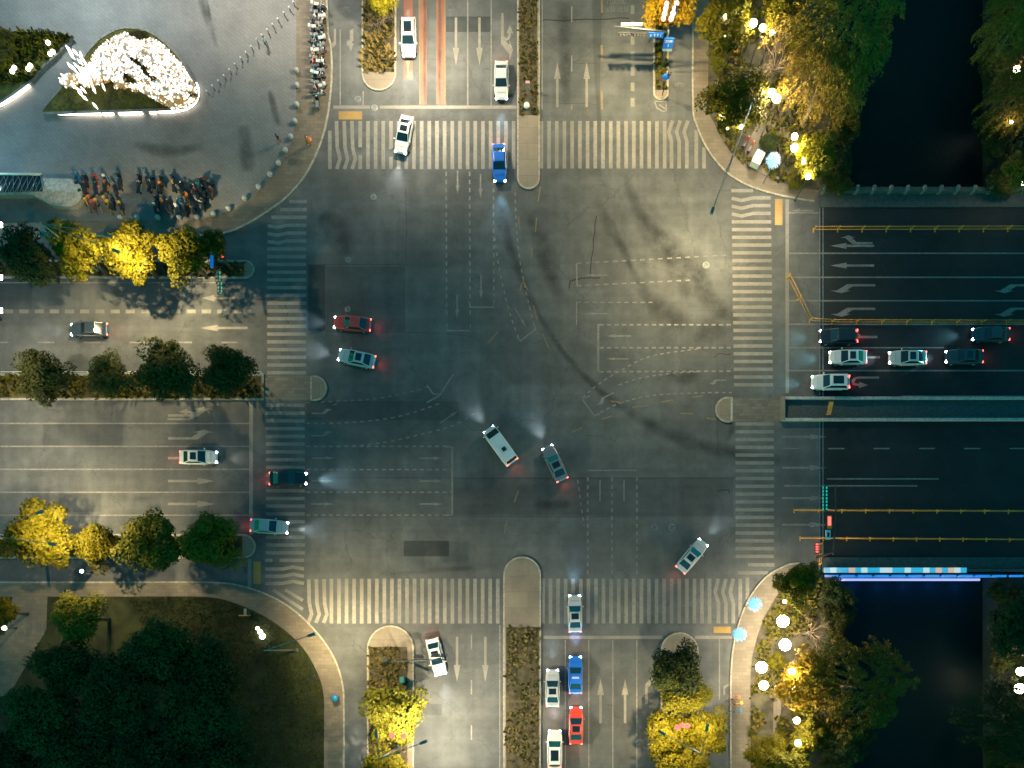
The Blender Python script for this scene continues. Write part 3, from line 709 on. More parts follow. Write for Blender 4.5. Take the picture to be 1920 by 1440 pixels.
arrow('r', 1615, 632, 270, 60, 1, 'thin_white'); arrow('u', 1618, 716, 270, 60, 1, 'thin_white'); arrow('s', 1620, 670, 270, 60, .9, 'thin_white')
arrow('s', 658, 76, 180, 40, .9); arrow('r', 661, 72, 180, 36, .7); arrow('r', 628, 78, 180, 48, .9)
arrow('s', 765, 78, 180, 120, 1.2); arrow('l', 942, 72, 180, 84, 1.2); arrow('u', 950, 55, 180, 60, 1)
for (x, y) in ((858, 342), (901, 348), (857, 575), (902, 538)): arrow('s', x, y, 180, 44, .62, 'thin_white')
for (x, y) in ((606, 859), (605, 902), (604, 945), (808, 859), (808, 902), (808, 945)): arrow('s', x, y, 90, 42, .55, 'thin_white')
for (x, y) in ((604, 775), (604, 817)): arrow('l', x, y, 90, 40, .55, 'thin_white')
arrow('s', 1160, 630, 270, 46, .6, 'thin_white'); arrow('s', 1158, 673, 270, 42, .4, 'thin_white'); arrow('s', 1118, 516, 270, 42, .45, 'faint'); arrow('s', 1118, 588, 270, 42, .45, 'faint'); arrow('l', 1345, 713, 270, 34, .5, 'faint')
arrow('l', 1133, 745, 245, 40, .6, 'thin_white'); arrow('s', 976, 596, 150, 44, .5, 'faint'); arrow('s', 842, 782, 55, 40, .5, 'faint')
arrow('r', 1212, 1290, 0, 60, 1.0, 'thin_white'); arrow('r', 1358, 1290, 0, 26, .8, 'thin_white'); arrow('s', 1505, 395, 270, 40, .7, 'faint')
struct(mb, 'lane_arrow')
# painted bicycle symbols, kerb outline, lane hours
mb = MB()
def ring(x, y, r, w=.8):
    mb.strip([G(x + r * math.cos(k * .449), y + r * math.sin(k * .449)) for k in range(15)], w / PXM, ZM, M['faint'])
for (x, y, s) in ((648, 18, 1.0), (1274, 159, .85)):
    ring(x - 6 * s, y, 3.6 * s); ring(x + 6 * s, y, 3.6 * s)
    line(mb, [(x - 6 * s, y), (x - 1, y - 5 * s), (x + 4 * s, y - 5 * s), (x + 6 * s, y)], .9, 'faint'); line(mb, [(x - 1, y - 5 * s), (x + 1, y), (x + 4 * s, y - 5 * s)], .9, 'faint')
struct(mb, 'bicycle_symbol'); mb = MB()
line(mb, [(1227, 190), (1249, 190), (1249, 208), (1243, 209), (1232, 203), (1227, 190)], 2.4, W_); line(mb, [(1236, 196), (1247, 204)], 2, W_)
struct(mb, 'kerb_outline_marking')
def lettering(txt, px, py, size, mat, z=ZM, stretch=1.0, name='lane_hours_lettering', rot=0):
    cu = bpy.data.curves.new(name, 'FONT'); cu.body = txt; cu.size = size; cu.align_x = 'CENTER'; cu.align_y = 'CENTER'
    tmp = bpy.data.objects.new(name + '_tmp', cu); col.objects.link(tmp)
    bpy.context.view_layer.update()
    me = bpy.data.meshes.new_from_object(tmp.evaluated_get(bpy.context.evaluated_depsgraph_get()))
    bpy.data.objects.remove(tmp); me.materials.clear(); me.materials.append(mat); me.name = name
    o = bpy.data.objects.new(name, me); col.objects.link(o); o.location = (*G(px, py), z); o.scale = (stretch, 1, 1); o.rotation_euler = (0, 0, rot)
    return o
for (tx, py) in (('7:00-9:00', 3), ('16:30-18:30', 18)):
    o = lettering(tx, 1155, py, 1.05, M['faint'], ZM, .62); o['kind'] = 'structure'
# manhole covers (in the carriageway)
def manhole(px, py, r, mat, lab):
    t = thing('manhole_cover', lab, 'manhole cover', (*G(px, py), 0.006), 0, 'manhole covers in the carriageway')
    mb = MB(); mb.lathe((0, 0, 0), [(r, 0), (r, .008), (r * .88, .008)], M['metal'], 20); mb.build('rim', t)
    mb = MB(); mb.lathe((0, 0, 0), [(r * .86, 0.0), (r * .86, .006)], mat, 20)
    for k in range(-2, 3): mb.box((0, k * r * .28, .008), (r * 1.1, r * .08, .004), M['dark_metal'])
    mb.build('lid', t)
for a in ((671, 186, .42, M['metal'], 'pale manhole cover in the cycle lane above the stop line'), (702, 202, .42, M['granite'], 'grey manhole cover in the gap of the stop line'), (653, 487, .36, M['dark_metal'], 'dark manhole cover near the dark stain beside the plaza corner'),
          (652, 580, .36, M['dark_metal'], 'dark manhole cover beside the dark rectangular patch'), (1324, 497, .45, M['metal'], 'pale manhole cover near the bridge zebra stripes'), (1227, 989, .45, M['dark_metal'], 'dark manhole cover, the one further from the bridge of a pair'), (1260, 989, .45, M['dark_metal'], 'dark manhole cover, the one nearer the bridge of a pair'), (700, 370, .4, M['dark_metal'], 'faint round cover below the top zebra stripes')):
    manhole(*a)

# ================================================================ TREES
def rdir():
    while True:
        v = Vector((rnd.uniform(-1, 1), rnd.uniform(-1, 1), rnd.uniform(-1, 1)))
        if 0.05 < v.length < 1: return v.normalized()
def leaf_quad(V, F, p, nrm, s, asp=1.0, along=None):
    nrm = nrm.normalized(); u = along if along is not None else nrm.orthogonal()
    u = (u - nrm * u.dot(nrm))
    if u.length < 1e-4: u = nrm.orthogonal()
    u.normalize(); w = nrm.cross(u)
    if along is None:
        a = rnd.uniform(0, 6.28); u, w = u * math.cos(a) + w * math.sin(a), w * math.cos(a) - u * math.sin(a)
    b = len(V)
    V += [p - u * s, p + w * s * asp * .55, p + u * s, p - w * s * asp * .55]; F.append((b, b + 1, b + 2, b + 3))
def crown_mesh(seed, lobes=56, per=150, ls=0.044, flat=.72):
    global rnd
    keep = rnd; rnd = random.Random(seed); V, F = [], []
    ph = rnd.uniform(0, 6)
    for i in range(lobes):
        d = rdir()
        if d.z < -0.35: d.z = -d.z * rnd.random()
        ang = math.atan2(d.y, d.x)
        k = (0.60 + 0.16 * math.sin(ang * 3 + ph) + 0.10 * math.sin(ang * 5 + 2 * ph)) * rnd.uniform(.55, 1.08)
        c = Vector((d.x * k, d.y * k, d.z * k * flat)); r = rnd.uniform(.17, .33)
        for _ in range(per):
            n = rdir()
            if n.z < -0.3 and rnd.random() < .7: n.z = -n.z
            p = c + Vector((n.x, n.y, n.z * .8)) * r * rnd.uniform(.72, 1.05)
            leaf_quad(V, F, p, n + rdir() * .75 + Vector((0, 0, .35)), ls * rnd.uniform(.6, 1.35))
    me = bpy.data.meshes.new('crown'); me.from_pydata([tuple(v) for v in V], [], F); me.materials.append(M['leaf_green'])
    rnd = keep; return me
def willow_mesh(seed, strands=420):
    global rnd
    keep = rnd; rnd = random.Random(seed); V, F = [], []
    ph = rnd.uniform(0, 6)
    for i in range(strands):
        a = rnd.uniform(0, 6.283); q = rnd.random() ** .5
        edge = .84 + .13 * math.sin(3 * a + ph) + .09 * math.sin(7 * a + 2 * ph)
        x, y = q * edge * math.cos(a), q * edge * math.sin(a)
        lump = noise.noise(Vector((x * 3.2, y * 3.2, seed)))
        z = .75 * (1 - q * q) + .28 * lump
        if lump < -.38 and rnd.random() < .8: continue
        p = Vector((x, y, z)); n = rnd.randint(8, 15); v = Vector((x * .03, y * .03, .01))
        for k in range(n):
            p = p + v + rdir() * .008; v = Vector((v.x * .9, v.y * .9, max(-.06, v.z - .016)))
            for _ in range(3):
                leaf_quad(V, F, p + rdir() * .038, Vector((0, 0, .6)) + rdir() * .9, .034 * rnd.uniform(.6, 1.4), .5, v.normalized() + rdir() * .35)
    me = bpy.data.meshes.new('crown'); me.from_pydata([tuple(v) for v in V], [], F); me.materials.append(M['leaf_brown'])
    rnd = keep; return me
def bare_mesh(seed):
    global rnd
    keep = rnd; rnd = random.Random(seed); mb = MB()
    def grow(p, d, ln, r, lev):
        q = p + d * ln * .5 + rdir() * ln * .08; e = p + d * ln + rdir() * ln * .1
        mb.tube([p, q, e], [r, r * .8, r * .55], M['twig'], 4 if lev < 3 else 3, False)
        if lev < 5:
            for k in range(3 if lev < 4 else 4):
                nd = (d + rdir() * .75 + Vector((0, 0, .1))).normalized(); grow(q if k == 0 else e, nd, ln * rnd.uniform(.58, .78), r * .55, lev + 1)
    for k in range(5):
        a = k * 1.26 + rnd.uniform(-.3, .3); grow(Vector((0, 0, -.5)), Vector((math.cos(a) * .65, math.sin(a) * .65, .75)).normalized(), .42, .02, 1)
    me = mb.mesh('crown'); rnd = keep; return me
CROWN = dict(round=[crown_mesh(s) for s in (1, 2, 3, 4)], dense=[crown_mesh(s, 76, 140, .042, .8) for s in (11, 12)],
             willow=[willow_mesh(s) for s in (21, 22)], bare=[bare_mesh(s) for s in (31, 32)])
TREE_N = [0]
def tree(px, py, r, kind, mat, label, zc=6.0, group=None, rz=None, flat=1.0, name='street_tree', cat='tree', bark='bark'):
    """crown centre shows at photo pixel px, py; r is its radius in photo pixels"""
    i = TREE_N[0]; TREE_N[0] += 1
    c = P(px, py, zc); rad = r / PXM * (CAMH - zc) / CAMH
    t = thing(name, label, cat, (c.x, c.y, 0.12), 0, group)
    me = CROWN[kind][i % len(CROWN[kind])]
    k = bpy.data.objects.new('crown', me); col.objects.link(k); k.parent = t
    k.location = (0, 0, zc - .12); k.scale = (rad * 1.24, rad * 1.24, min(rad, 3.6) * 1.15 * flat)
    k.rotation_euler = (0, 0, (i * 2.399) % 6.28 if rz is None else rz)
    if kind != 'bare': k.material_slots[0].link = 'OBJECT'; k.material_slots[0].material = M[mat]
    mb = MB(); b = M[bark]; tr = 0.10 + rad * .035
    top = max(1.5, zc - rad * .5)
    mb.tube([(0, 0, -.15), (.05, 0, top * .5), (0, .06, top), (0, 0, zc - .1)], [tr * 1.3, tr, tr * .8, tr * .3], b, 8)
    for q in range(5):
        a = q * 1.256 + i; l = rad * .6
        mb.tube([(0, 0.03, top * .85), (math.cos(a) * l * .5, math.sin(a) * l * .5, top + .3), (math.cos(a) * l, math.sin(a) * l, zc + .2)], [tr * .6, tr * .4, tr * .15], b, 5)
    mb.build('trunk', t)
    return t
g = 'trees beside the plaza and cycle lane'
tree(147, 468, 54, 'round', 'leaf_gold', 'gold lit tree at the left end of three beside the plaza cycle parking', 6.5, g)
tree(246, 474, 56, 'round', 'leaf_gold', 'gold lit tree in the middle of three, brightest under the street lamp', 6.5, g)
tree(345, 474, 50, 'round', 'leaf_gold', 'gold lit tree next to the red and green traffic signal', 6.5, g)
tree(398, 462, 30, 'round', 'leaf_green', 'small shaded tree tucked behind the red and green traffic signal', 5.5, g)
tree(48, 482, 56, 'round', 'leaf_dark', 'dark unlit tree between the bright lights and the gold trees', 6.5, g)
g = 'trees on the median at left'
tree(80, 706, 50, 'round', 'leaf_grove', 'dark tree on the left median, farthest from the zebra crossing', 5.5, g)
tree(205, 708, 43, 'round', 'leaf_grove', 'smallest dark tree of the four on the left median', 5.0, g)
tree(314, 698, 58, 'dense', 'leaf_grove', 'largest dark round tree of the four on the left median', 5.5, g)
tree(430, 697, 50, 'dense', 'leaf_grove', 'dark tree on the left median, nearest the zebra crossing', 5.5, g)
g = 'trees on the strip island at lower left'
tree(78, 1003, 66, 'round', 'leaf_gold', 'brightly lit gold tree at the end of the row below the left lanes', 6.5, g)
tree(180, 1020, 44, 'round', 'leaf_gold', 'half lit low tree between the bright gold tree and the dark ones', 5.5, g)
tree(284, 1022, 60, 'round', 'leaf_green', 'wide dark green tree in the middle of the row below the left lanes', 6.0, g)
tree(398, 1014, 56, 'dense', 'leaf_green', 'dark green tree at the end of its row near the zebra stripes', 6.0, g)
tree(738, 1338, 58, 'round', 'leaf_green', 'bushy tree under the double street lamp on the bottom left island', 6.0)
tree(722, 1452, 52, 'round', 'leaf_gold', 'gold tree cut by the bottom edge below the bushy island tree', 6.0)
tree(716, -8, 34, 'round', 'leaf_gold', 'yellow green tree at the top of the reed island', 5.0)
tree(707, 38, 24, 'bare', 'leaf_brown', 'brown bare shrub on the reed island', 2.2, name='shrub', cat='shrub')
tree(1254, 10, 48, 'round', 'leaf_orange', 'orange yellow tree with two glowing red signals over its crown', 5.5)
g = 'trees on the bottom island near the canal'
tree(1268, 1262, 54, 'dense', 'leaf_dark', 'dark tree at the round tip of the bottom island near the canal', 5.5, g)
tree(1284, 1300, 50, 'round', 'leaf_green', 'yellow green tree just behind the dark one at the island tip', 5.5, g)
tree(1255, 1378, 48, 'round', 'leaf_gold', 'gold tree nearest the red car on the bottom island', 6.0, g)
tree(1322, 1374, 46, 'round', 'leaf_gold', 'gold tree on the cycle side of the bottom island', 6.0, g)
tree(1275, 1450, 56, 'round', 'leaf_gold', 'gold tree on the bottom island, cut by the picture edge', 6.0, g)
g = 'park trees by the canal at upper right'
tree(1360, 48, 54, 'round', 'leaf_gold', 'yellow green park tree near the top edge beside the pavement', 6.0, g)
tree(1384, 196, 62, 'dense', 'leaf_gold', 'big round park tree with tiny white lights beside the curved pavement', 6.0, g)
tree(1468, 8, 40, 'round', 'leaf_gold', 'yellow lit park tree behind the twin garden lamps', 6.0, g)
tree(1572, 62, 96, 'willow', 'leaf_brown', 'large brown gold willow leaning over the canal at the top', 7.0, g, 0.5)
tree(1545, 150, 62, 'willow', 'leaf_brown', 'smaller brown willow on the canal bank below the large one', 6.0, g, 0.4)
tree(1460, 112, 48, 'bare', 'leaf_brown', 'bare twiggy park tree between the lamps and the willows', 5.5, g)
tree(1530, 178, 46, 'bare', 'leaf_brown', 'pale bare tree lit from below beside the garden path', 6.0, g, bark='pale_bark')
tree(1527, 296, 46, 'round', 'leaf_gold', 'compact yellow green tree by the bridge corner at upper right', 5.0, g)
g = 'trees on the far canal bank'
tree(1895, 62, 52, 'willow', 'leaf_brown', 'dim brown tree on the far bank at the top edge', 6.0, g)
tree(1908, 190, 50, 'willow', 'leaf_brown', 'dim tree on the far bank behind a hanging lamp', 6.0, g)
tree(1915, 320, 34, 'round', 'leaf_green', 'green tree on the far bank next to the bridge railing', 5.0, g)
tree(1902, 1175, 60, 'round', 'leaf_dark', 'nearly black tree on the far bank below the blue railing', 6.0, g)
tree(1885, 1350, 66, 'willow', 'leaf_dark', 'nearly black tree on the far bank under two lamps', 6.0, g)
g = 'park trees by the canal at lower right'
tree(1494, 1096, 42, 'round', 'leaf_gold', 'yellow tree at the corner of the blue lit railing', 5.0, g)
tree(1514, 1280, 56, 'round', 'leaf_orange', 'golden tree beside the four big globe lamps', 5.5, g)
tree(1606, 1290, 84, 'willow', 'leaf_brown', 'wide brown willow hanging over the canal at lower right', 6.5, g, 0.2)
tree(1528, 1186, 40, 'bare', 'leaf_brown', 'bare twiggy tree next to the two upper globe lamps', 5.5, g)
tree(1522, 1372, 42, 'round', 'leaf_gold', 'yellow green tree below the golden tree at lower right', 5.0, g)
tree(1436, 1412, 38, 'round', 'leaf_gold', 'small yellow tree with a lamp near the bottom edge', 4.5, g)
tree(1585, 1392, 44, 'willow', 'leaf_dark', 'dim dark tree on the bank under the brown willow', 5.0, g)
tree(1480, 1450, 48, 'round', 'leaf_green', 'green tree cut by the bottom edge at lower right', 5.0, g)
g = 'dark trees of the lower left garden'
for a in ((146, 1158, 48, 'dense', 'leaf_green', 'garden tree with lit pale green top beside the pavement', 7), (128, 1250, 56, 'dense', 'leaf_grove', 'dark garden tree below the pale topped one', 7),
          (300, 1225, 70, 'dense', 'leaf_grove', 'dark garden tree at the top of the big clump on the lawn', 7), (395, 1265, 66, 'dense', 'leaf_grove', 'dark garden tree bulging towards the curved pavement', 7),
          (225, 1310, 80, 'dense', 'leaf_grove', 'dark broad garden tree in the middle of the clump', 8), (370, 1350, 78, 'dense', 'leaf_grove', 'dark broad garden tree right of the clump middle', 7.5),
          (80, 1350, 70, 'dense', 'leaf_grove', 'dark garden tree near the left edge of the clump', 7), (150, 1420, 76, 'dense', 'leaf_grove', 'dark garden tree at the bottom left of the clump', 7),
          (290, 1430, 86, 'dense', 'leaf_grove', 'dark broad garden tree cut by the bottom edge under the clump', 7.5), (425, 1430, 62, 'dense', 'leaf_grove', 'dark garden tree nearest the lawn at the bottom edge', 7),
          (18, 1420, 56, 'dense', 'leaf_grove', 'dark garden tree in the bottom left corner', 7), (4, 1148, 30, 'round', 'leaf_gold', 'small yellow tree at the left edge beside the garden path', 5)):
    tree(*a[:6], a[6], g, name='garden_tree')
# shrubs in the park and on the left planter
for k, (px, py, r, z, m, lab) in enumerate(((1345, 112, 20, 1.4, 'leaf_green', 'low shrub between the two park trees at the pavement'), (1492, 340, 16, 1.1, 'leaf_green', 'low shrub at the foot of the bridge corner tree'), (1440, 270, 20, 1.2, 'leaf_dark', 'dark shrub beside the blue light ball at upper right'),
        (1458, 1240, 18, 1.1, 'leaf_gold', 'bright low shrub between the globe lamps'), (1470, 1400, 22, 1.3, 'leaf_gold', 'yellow shrub below the lamps at lower right'), (1570, 1330, 22, 1.2, 'leaf_brown', 'brown shrub under the willow at lower right'), (1500, 1330, 20, 1.3, 'leaf_green', 'green shrub under the golden tree at lower right'), (1480, 1120, 16, 1.0, 'leaf_green', 'low shrub at the railing corner tree'),
        (1590, 230, 26, 1.0, 'leaf_brown', 'brown bank shrub below the upper willows'), (1500, 60, 28, 1.4, 'leaf_gold', 'yellow shrub under the upper willow'))):
    tree(px, py, r, 'round', m, lab, z, 'park shrubs by the canal', name='shrub', cat='shrub')

NB = 0
for (x0, ys_, where) in ((1868, (10, 110, 150, 235, 275, 345), 'far bank above the bridge'), (1870, (1110, 1240, 1400, 1440), 'far bank below the bridge'), (1572, (205, 250, 300, 340), 'near bank above the bridge'), (1570, (1115, 1160, 1215, 1395, 1435), 'near bank below the bridge')):
    for k, y_ in enumerate(ys_):
        tree(x0 + rnd.uniform(-9, 7), y_, rnd.uniform(22, 34), 'round', 'leaf_grove' if k % 2 else 'leaf_dark', f'dim canal edge shrub, {ORD[k]} down the {where}', 1.2, 'dim shrubs along the canal edges', name='shrub', cat='shrub')
def cover(pts, n, mats, name, label, z=0.13, s=.3, h=.3, thr=-.5):
    pl = [G(*p) for p in pts]; xs = [p[0] for p in pl]; ys = [p[1] for p in pl]; mb = MB()
    for _ in range(n):
        q = (rnd.uniform(min(xs), max(xs)), rnd.uniform(min(ys), max(ys)))
        if inside(q, pl) and noise.noise(Vector((q[0] * .3, q[1] * .3, 1.7))) > thr: blade(mb, q[0], q[1], z, s * rnd.uniform(.5, 1.3), h * rnd.uniform(.3, 1.2), rnd.choice(mats))
    return stuff(mb, name, label)
cover([(p[0], p[1]) for p in ne_in[6:]] + [(1562, 350), (1562, -20)] + [(1330, -20)], 5200, [M['grass'], M['dry'], M['leaf_green']], 'undergrowth', 'dim undergrowth of the canal park at upper right', .12, .4, .4, -.1)
cover([(1407, 1450), (1407, 1265), (1432, 1160), (1492, 1085), (1562, 1085), (1562, 1450)], 4600, [M['grass'], M['dry'], M['leaf_green']], 'undergrowth', 'lit undergrowth of the canal park at lower right', .12, .4, .4, -.1)
cover([(240, 1121), (380, 1121), (432, 1130), (486, 1152), (530, 1180), (568, 1216), (594, 1260), (606, 1300), (606, 1450), (430, 1450)], 9000, [M['grass'], M['grass'], M['leaf_dark']], 'grass', 'dark rough grass of the lower left lawn', .12, .22, .16, -.6)
cover([(1874, -20), (1960, -20), (1960, 350), (1874, 350)], 900, [M['grass'], M['dry']], 'undergrowth', 'dim growth on the far canal bank at the top', 0, .5, .5)
cover([(1874, 1100), (1960, 1100), (1960, 1450), (1874, 1450)], 900, [M['grass'], M['leaf_dark']], 'undergrowth', 'dim growth on the far canal bank at the bottom', 0, .5, .5)

# ================================================================ PLAZA
# lit flower sculpture in its triangular planter
p0 = P(225, 150); tri = smooth([(87, 208), (135, 150), (175, 95), (205, 70), (240, 58), (285, 66), (318, 90), (345, 120), (362, 150), (372, 170), (371, 190), (352, 206), (320, 211)], 4) + [(87, 218)]
t = thing('planter', 'triangular grass planter that holds the glowing white flower sculpture', 'planter', (p0.x, p0.y, .13), 0, 'lit planters on the plaza')
loc = lambda q: (G(*q)[0] - p0.x, G(*q)[1] - p0.y)
mb = MB(); mb.prism([loc(q) for q in tri], 0, .42, M['planter_lawn'], M['granite']); mb.build('lawn_bed', t)
mb = MB(); mb.kerb([loc(q) for q in tri], .3, 0, .5, M['granite'], True); mb.build('rim', t)
mb = MB()
for (a, b) in (((89, 216), (193, 217)), ((196, 217), (216, 216.5)), ((226, 216), (270, 215)), ((284, 214), (296, 213.5)), ((300, 213), (330, 212)), ((332, 211.5), (352, 207))):
    A, B = loc((a[0], a[1] + 1)), loc((b[0], b[1] + 1)); mb.tube([(A[0], A[1], .28), (B[0], B[1], .28)], .16, M['led_white'], 6)
q = [loc(v) for v in smooth([(352, 208), (366, 199), (373, 186), (374, 172), (370, 160)], 4)]; mb.tube([(v[0], v[1], .28) for v in q], .15, M['led_white'], 6)
mb.build('light_strip', t)
cover([v for v in tri], 2600, [M['dry'], M['dry'], M['leaf_green'], M['leaf_gold']], 'grass', 'short grass in the triangular planter under the sculpture', .54, .2, .15)
s = thing('light_sculpture', 'glowing white blossom sculpture with a burst of sparks at its left end', 'sculpture', (p0.x, p0.y, .5))
outl = [(112, 152), (122, 140), (150, 135), (165, 122), (180, 94), (210, 68), (238, 61), (262, 74), (284, 70), (312, 88), (342, 122), (358, 150), (369, 163), (369, 186), (350, 204), (325, 206), (300, 193), (272, 177), (240, 166), (214, 165), (206, 152), (190, 157), (165, 163), (140, 160), (124, 166)]
gaps = [[(238, 106), (256, 109), (273, 126), (281, 142), (298, 153), (288, 153), (272, 142), (262, 126), (248, 116)], [(229, 134), (240, 139), (250, 148), (261, 156), (256, 159), (243, 156), (231, 156)], [(355, 176), (368, 172), (366, 186), (357, 181)], [(205, 150), (214, 153), (214, 162), (206, 160)]]
mb = MB(); mw = MB()
for _ in range(6400):
    q = (rnd.uniform(108, 372), rnd.uniform(58, 208))
    if not inside(q, outl): continue
    hole = any(inside(q, gp) for gp in gaps)
    d = edge_dist(q, outl); z = .3 + 2.6 * min(1, (d / 26) ** .6) + .35 * noise.noise(Vector((q[0] * .09, q[1] * .09, 0)))
    n1 = noise.noise(Vector((q[0] * .055, q[1] * .055, 5.0))); n2 = noise.noise(Vector((q[0] * .16, q[1] * .16, 9.0)))
    z = max(.2, z - (.9 if hole else 0)); c = P(q[0], q[1], z + .5)
    low = q[1] > 150 + (q[0] - 200) * .25
    if hole: 
        if rnd.random() < .95: continue
        m = M['blossom_dim']
    elif n2 > .16 and rnd.random() < .8: m = M['blossom_dim'] if rnd.random() < .5 else M['blossom_grey']
    elif low and n1 > .02 and rnd.random() < .75: m = M['blossom_dim']
    elif rnd.random() < .17: m = M['blossom_grey'] if rnd.random() < .6 else M['blossom_dim']
    else: m = M['blossom']
    r = rnd.uniform(.09, .18); V, F = [], []; cc = Vector((c.x - p0.x, c.y - p0.y, z))
    for k in range(3): leaf_quad(V, F, cc + rdir() * .06, Vector((0, 0, 1)) + rdir() * .7, r, 1.5)
    mb.add(V, F, m)
mb.build('blossom_cover', s)
gx = [outl[i] for i in range(len(outl))]
mw = MB(); steps = 15
grid = {}
for i in range(34):
    for j in range(20):
        q = (110 + i * 8, 60 + j * 8)
        if inside(q, outl) and not any(inside(q, gp) for gp in gaps):
            d = edge_dist(q, outl); z = .05 + 2.3 * min(1, (d / 26) ** .6); c = P(q[0], q[1], z + .5); grid[i, j] = Vector((c.x - p0.x, c.y - p0.y, z))
for (i, j), v in grid.items():
    for o_ in ((1, 0), (0, 1)):
        w = grid.get((i + o_[0], j + o_[1]))
        if w is not None: mw.tube([v, w], .035, M['frame_gold'], 4, False)
    if (i, j) in grid and (i + 1, j) in grid and (i, j + 1) in grid and (i + 1, j + 1) in grid:
        mw.add([v - Vector((0, 0, .12)), grid[i + 1, j] - Vector((0, 0, .12)), grid[i + 1, j + 1] - Vector((0, 0, .12)), grid[i, j + 1] - Vector((0, 0, .12))], [(0, 1, 2, 3)], M['frame_gold'])
mw.build('wire_frame', s)
mb = MB()
for (x, y) in ((128, 91), (131, 96), (135, 105), (141, 98), (152, 103), (131, 123), (137, 127), (143, 123), (150, 116), (155, 112), (160, 118), (142, 133), (150, 131), (158, 130), (165, 126), (150, 141), (158, 140), (166, 138), (172, 133), (152, 149), (160, 150), (168, 147), (174, 142), (164, 157), (172, 160), (176, 168), (148, 171), (152, 174), (156, 168), (158, 183), (136, 158), (140, 163), (178, 198), (194, 163), (147, 126), (169, 153), (163, 144), (155, 135), (120, 143), (116, 150)):
    z = 3.0 if 118 < y < 160 else 1.2
    c = P(x, y, z); c = Vector((c.x - p0.x, c.y - p0.y, z - .5)); d = Vector((rnd.uniform(-.2, .2) - .2, rnd.uniform(.1, .4), .3)).normalized()
    mb = MB(); mb.tube([c - d * .45, c, c + d * .4], [.04, rnd.uniform(.12, .2), .04], M['blossom_hot'], 6)
    mb.tube([(c.x, c.y, c.z), (c.x + .2, c.y - .1, max(0, c.z - 1.6))], .015, M['frame_gold'], 3, False)
    mb.build('spark', s)
for (x, y, h_) in ((250, 66, .9), (262, 66, .8), (272, 68, .8), (258, 72, .7), (268, 74, .7)):
    tree(x, y, 9, 'round', 'leaf_green', 'green shrub at the notch behind the glowing sculpture' if x == 262 else {250: 'low shrub touching the left hump of the sculpture', 272: 'low shrub touching the right hump of the sculpture', 258: 'shrub in front of the notch shrub, left side', 268: 'shrub in front of the notch shrub, right side'}[x], h_ + .4, 'shrubs behind the sculpture', name='shrub', cat='shrub')
# planter at the left edge
p1 = P(40, 120); pl2 = [(-80, 60), (40, 64), (90, 66), (139, 73), (134, 84), (108, 110), (72, 145), (62, 158), (30, 182), (0, 202), (-80, 240)]
t = thing('planter', 'leaf planter at the left edge with a curved light strip', 'planter', (p1.x, p1.y, .13), 0, 'lit planters on the plaza')
loc = lambda q: (G(*q)[0] - p1.x, G(*q)[1] - p1.y)
mb = MB(); mb.prism([loc(q) for q in pl2], 0, .42, M['planter_lawn'], M['granite']); mb.build('lawn_bed', t)
mb = MB(); mb.kerb([loc(q) for q in pl2], .3, 0, .5, M['granite'], True); mb.build('rim', t)
mb = MB(); mb.tube([(*loc(q), .3) for q in smooth([(60, 165), (40, 180), (20, 193), (-2, 204), (-40, 222)], 4)], .17, M['led_white'], 6); mb.build('light_strip', t)
cover([q for q in pl2[:8]] + [(-60, 170)], 3800, [M['leaf_gold'], M['leaf_green'], M['grass']], 'hedge_growth', 'clipped shrubs of the planter at the left edge', .5, .35, .55)
for k, (x, y, r) in enumerate(((-8, 70, 14), (8, 66, 12), (22, 72, 11), (2, 84, 14), (18, 88, 12), (-4, 100, 13), (10, 106, 12), (22, 100, 9), (4, 120, 10))):
    tree(x, y, r, 'dense', 'leaf_green', ['round shrub cut by the left edge above the others', 'round shrub at the top rim of the left planter', 'round shrub nearest the top corner of the left planter', 'big round shrub in the middle of the left planter cluster', 'round shrub right of the cluster middle in the left planter', 'round shrub at the left edge below the cluster middle', 'round shrub at the lower side of the left planter cluster', 'small round shrub right end of the left planter cluster', 'lowest small shrub of the left planter cluster'][k], 1.1, 'round shrubs of the left planter', name='shrub', cat='shrub')

# garden lamps -------------------------------------------------------------
def globe_lamp(px, py, r, label, z=3.0, mat='lamp_small', group='garden lamps', name='garden_lamp', twin=None):
    c = P(px, py, z); t = thing(name, label, 'lamp', (c.x, c.y, .12), 0, group)
    mb = MB(); mb.tube([(0, 0, 0), (0, 0, z - r - .12)], [.06, .04], M['dark_metal'], 8); mb.lathe((0, 0, 0), [(.13, 0), (.13, .12), (.06, .2)], M['dark_metal'], 8); mb.build('post', t)
    mb = MB(); mb.ball((0, 0, z - .12), r, M[mat], 8); mb.build('globe', t)
    mb = MB(); mb.lathe((0, 0, z - r - .2), [(.1, 0), (r * .5, .12)], M['dark_metal'], 10); mb.build('collar', t)
    return t
def hanging_lamp(px, py, r, label, z=7.0):
    c = P(px, py, z); t = thing('hanging_lamp', label, 'lamp', (c.x, c.y, z), 0, 'tiny lights hung in the trees')
    mb = MB(); mb.ball((0, 0, 0), r, M['lamp_small'], 7); mb.build('bulb', t)
    mb = MB(); mb.tube([(0, 0, -r), (0, 0, -.6), (.1, 0, -1.2)], .015, M['dark_metal'], 4); mb.build('cable', t)
for a in ((1468, 1165, .72, 'large white globe lamp at the top of the four by the canal', 4.5), (1472, 1209, .70, 'large white globe lamp, second from the top of the four', 4.5), (1428, 1251, .68, 'large white globe lamp nearest the pavement of the four', 4.5), (1432, 1285, .55, 'smaller globe lamp below the one nearest the pavement', 4.0)):
    globe_lamp(*a, mat='lamp_globe', group='large globe lamps by the canal')
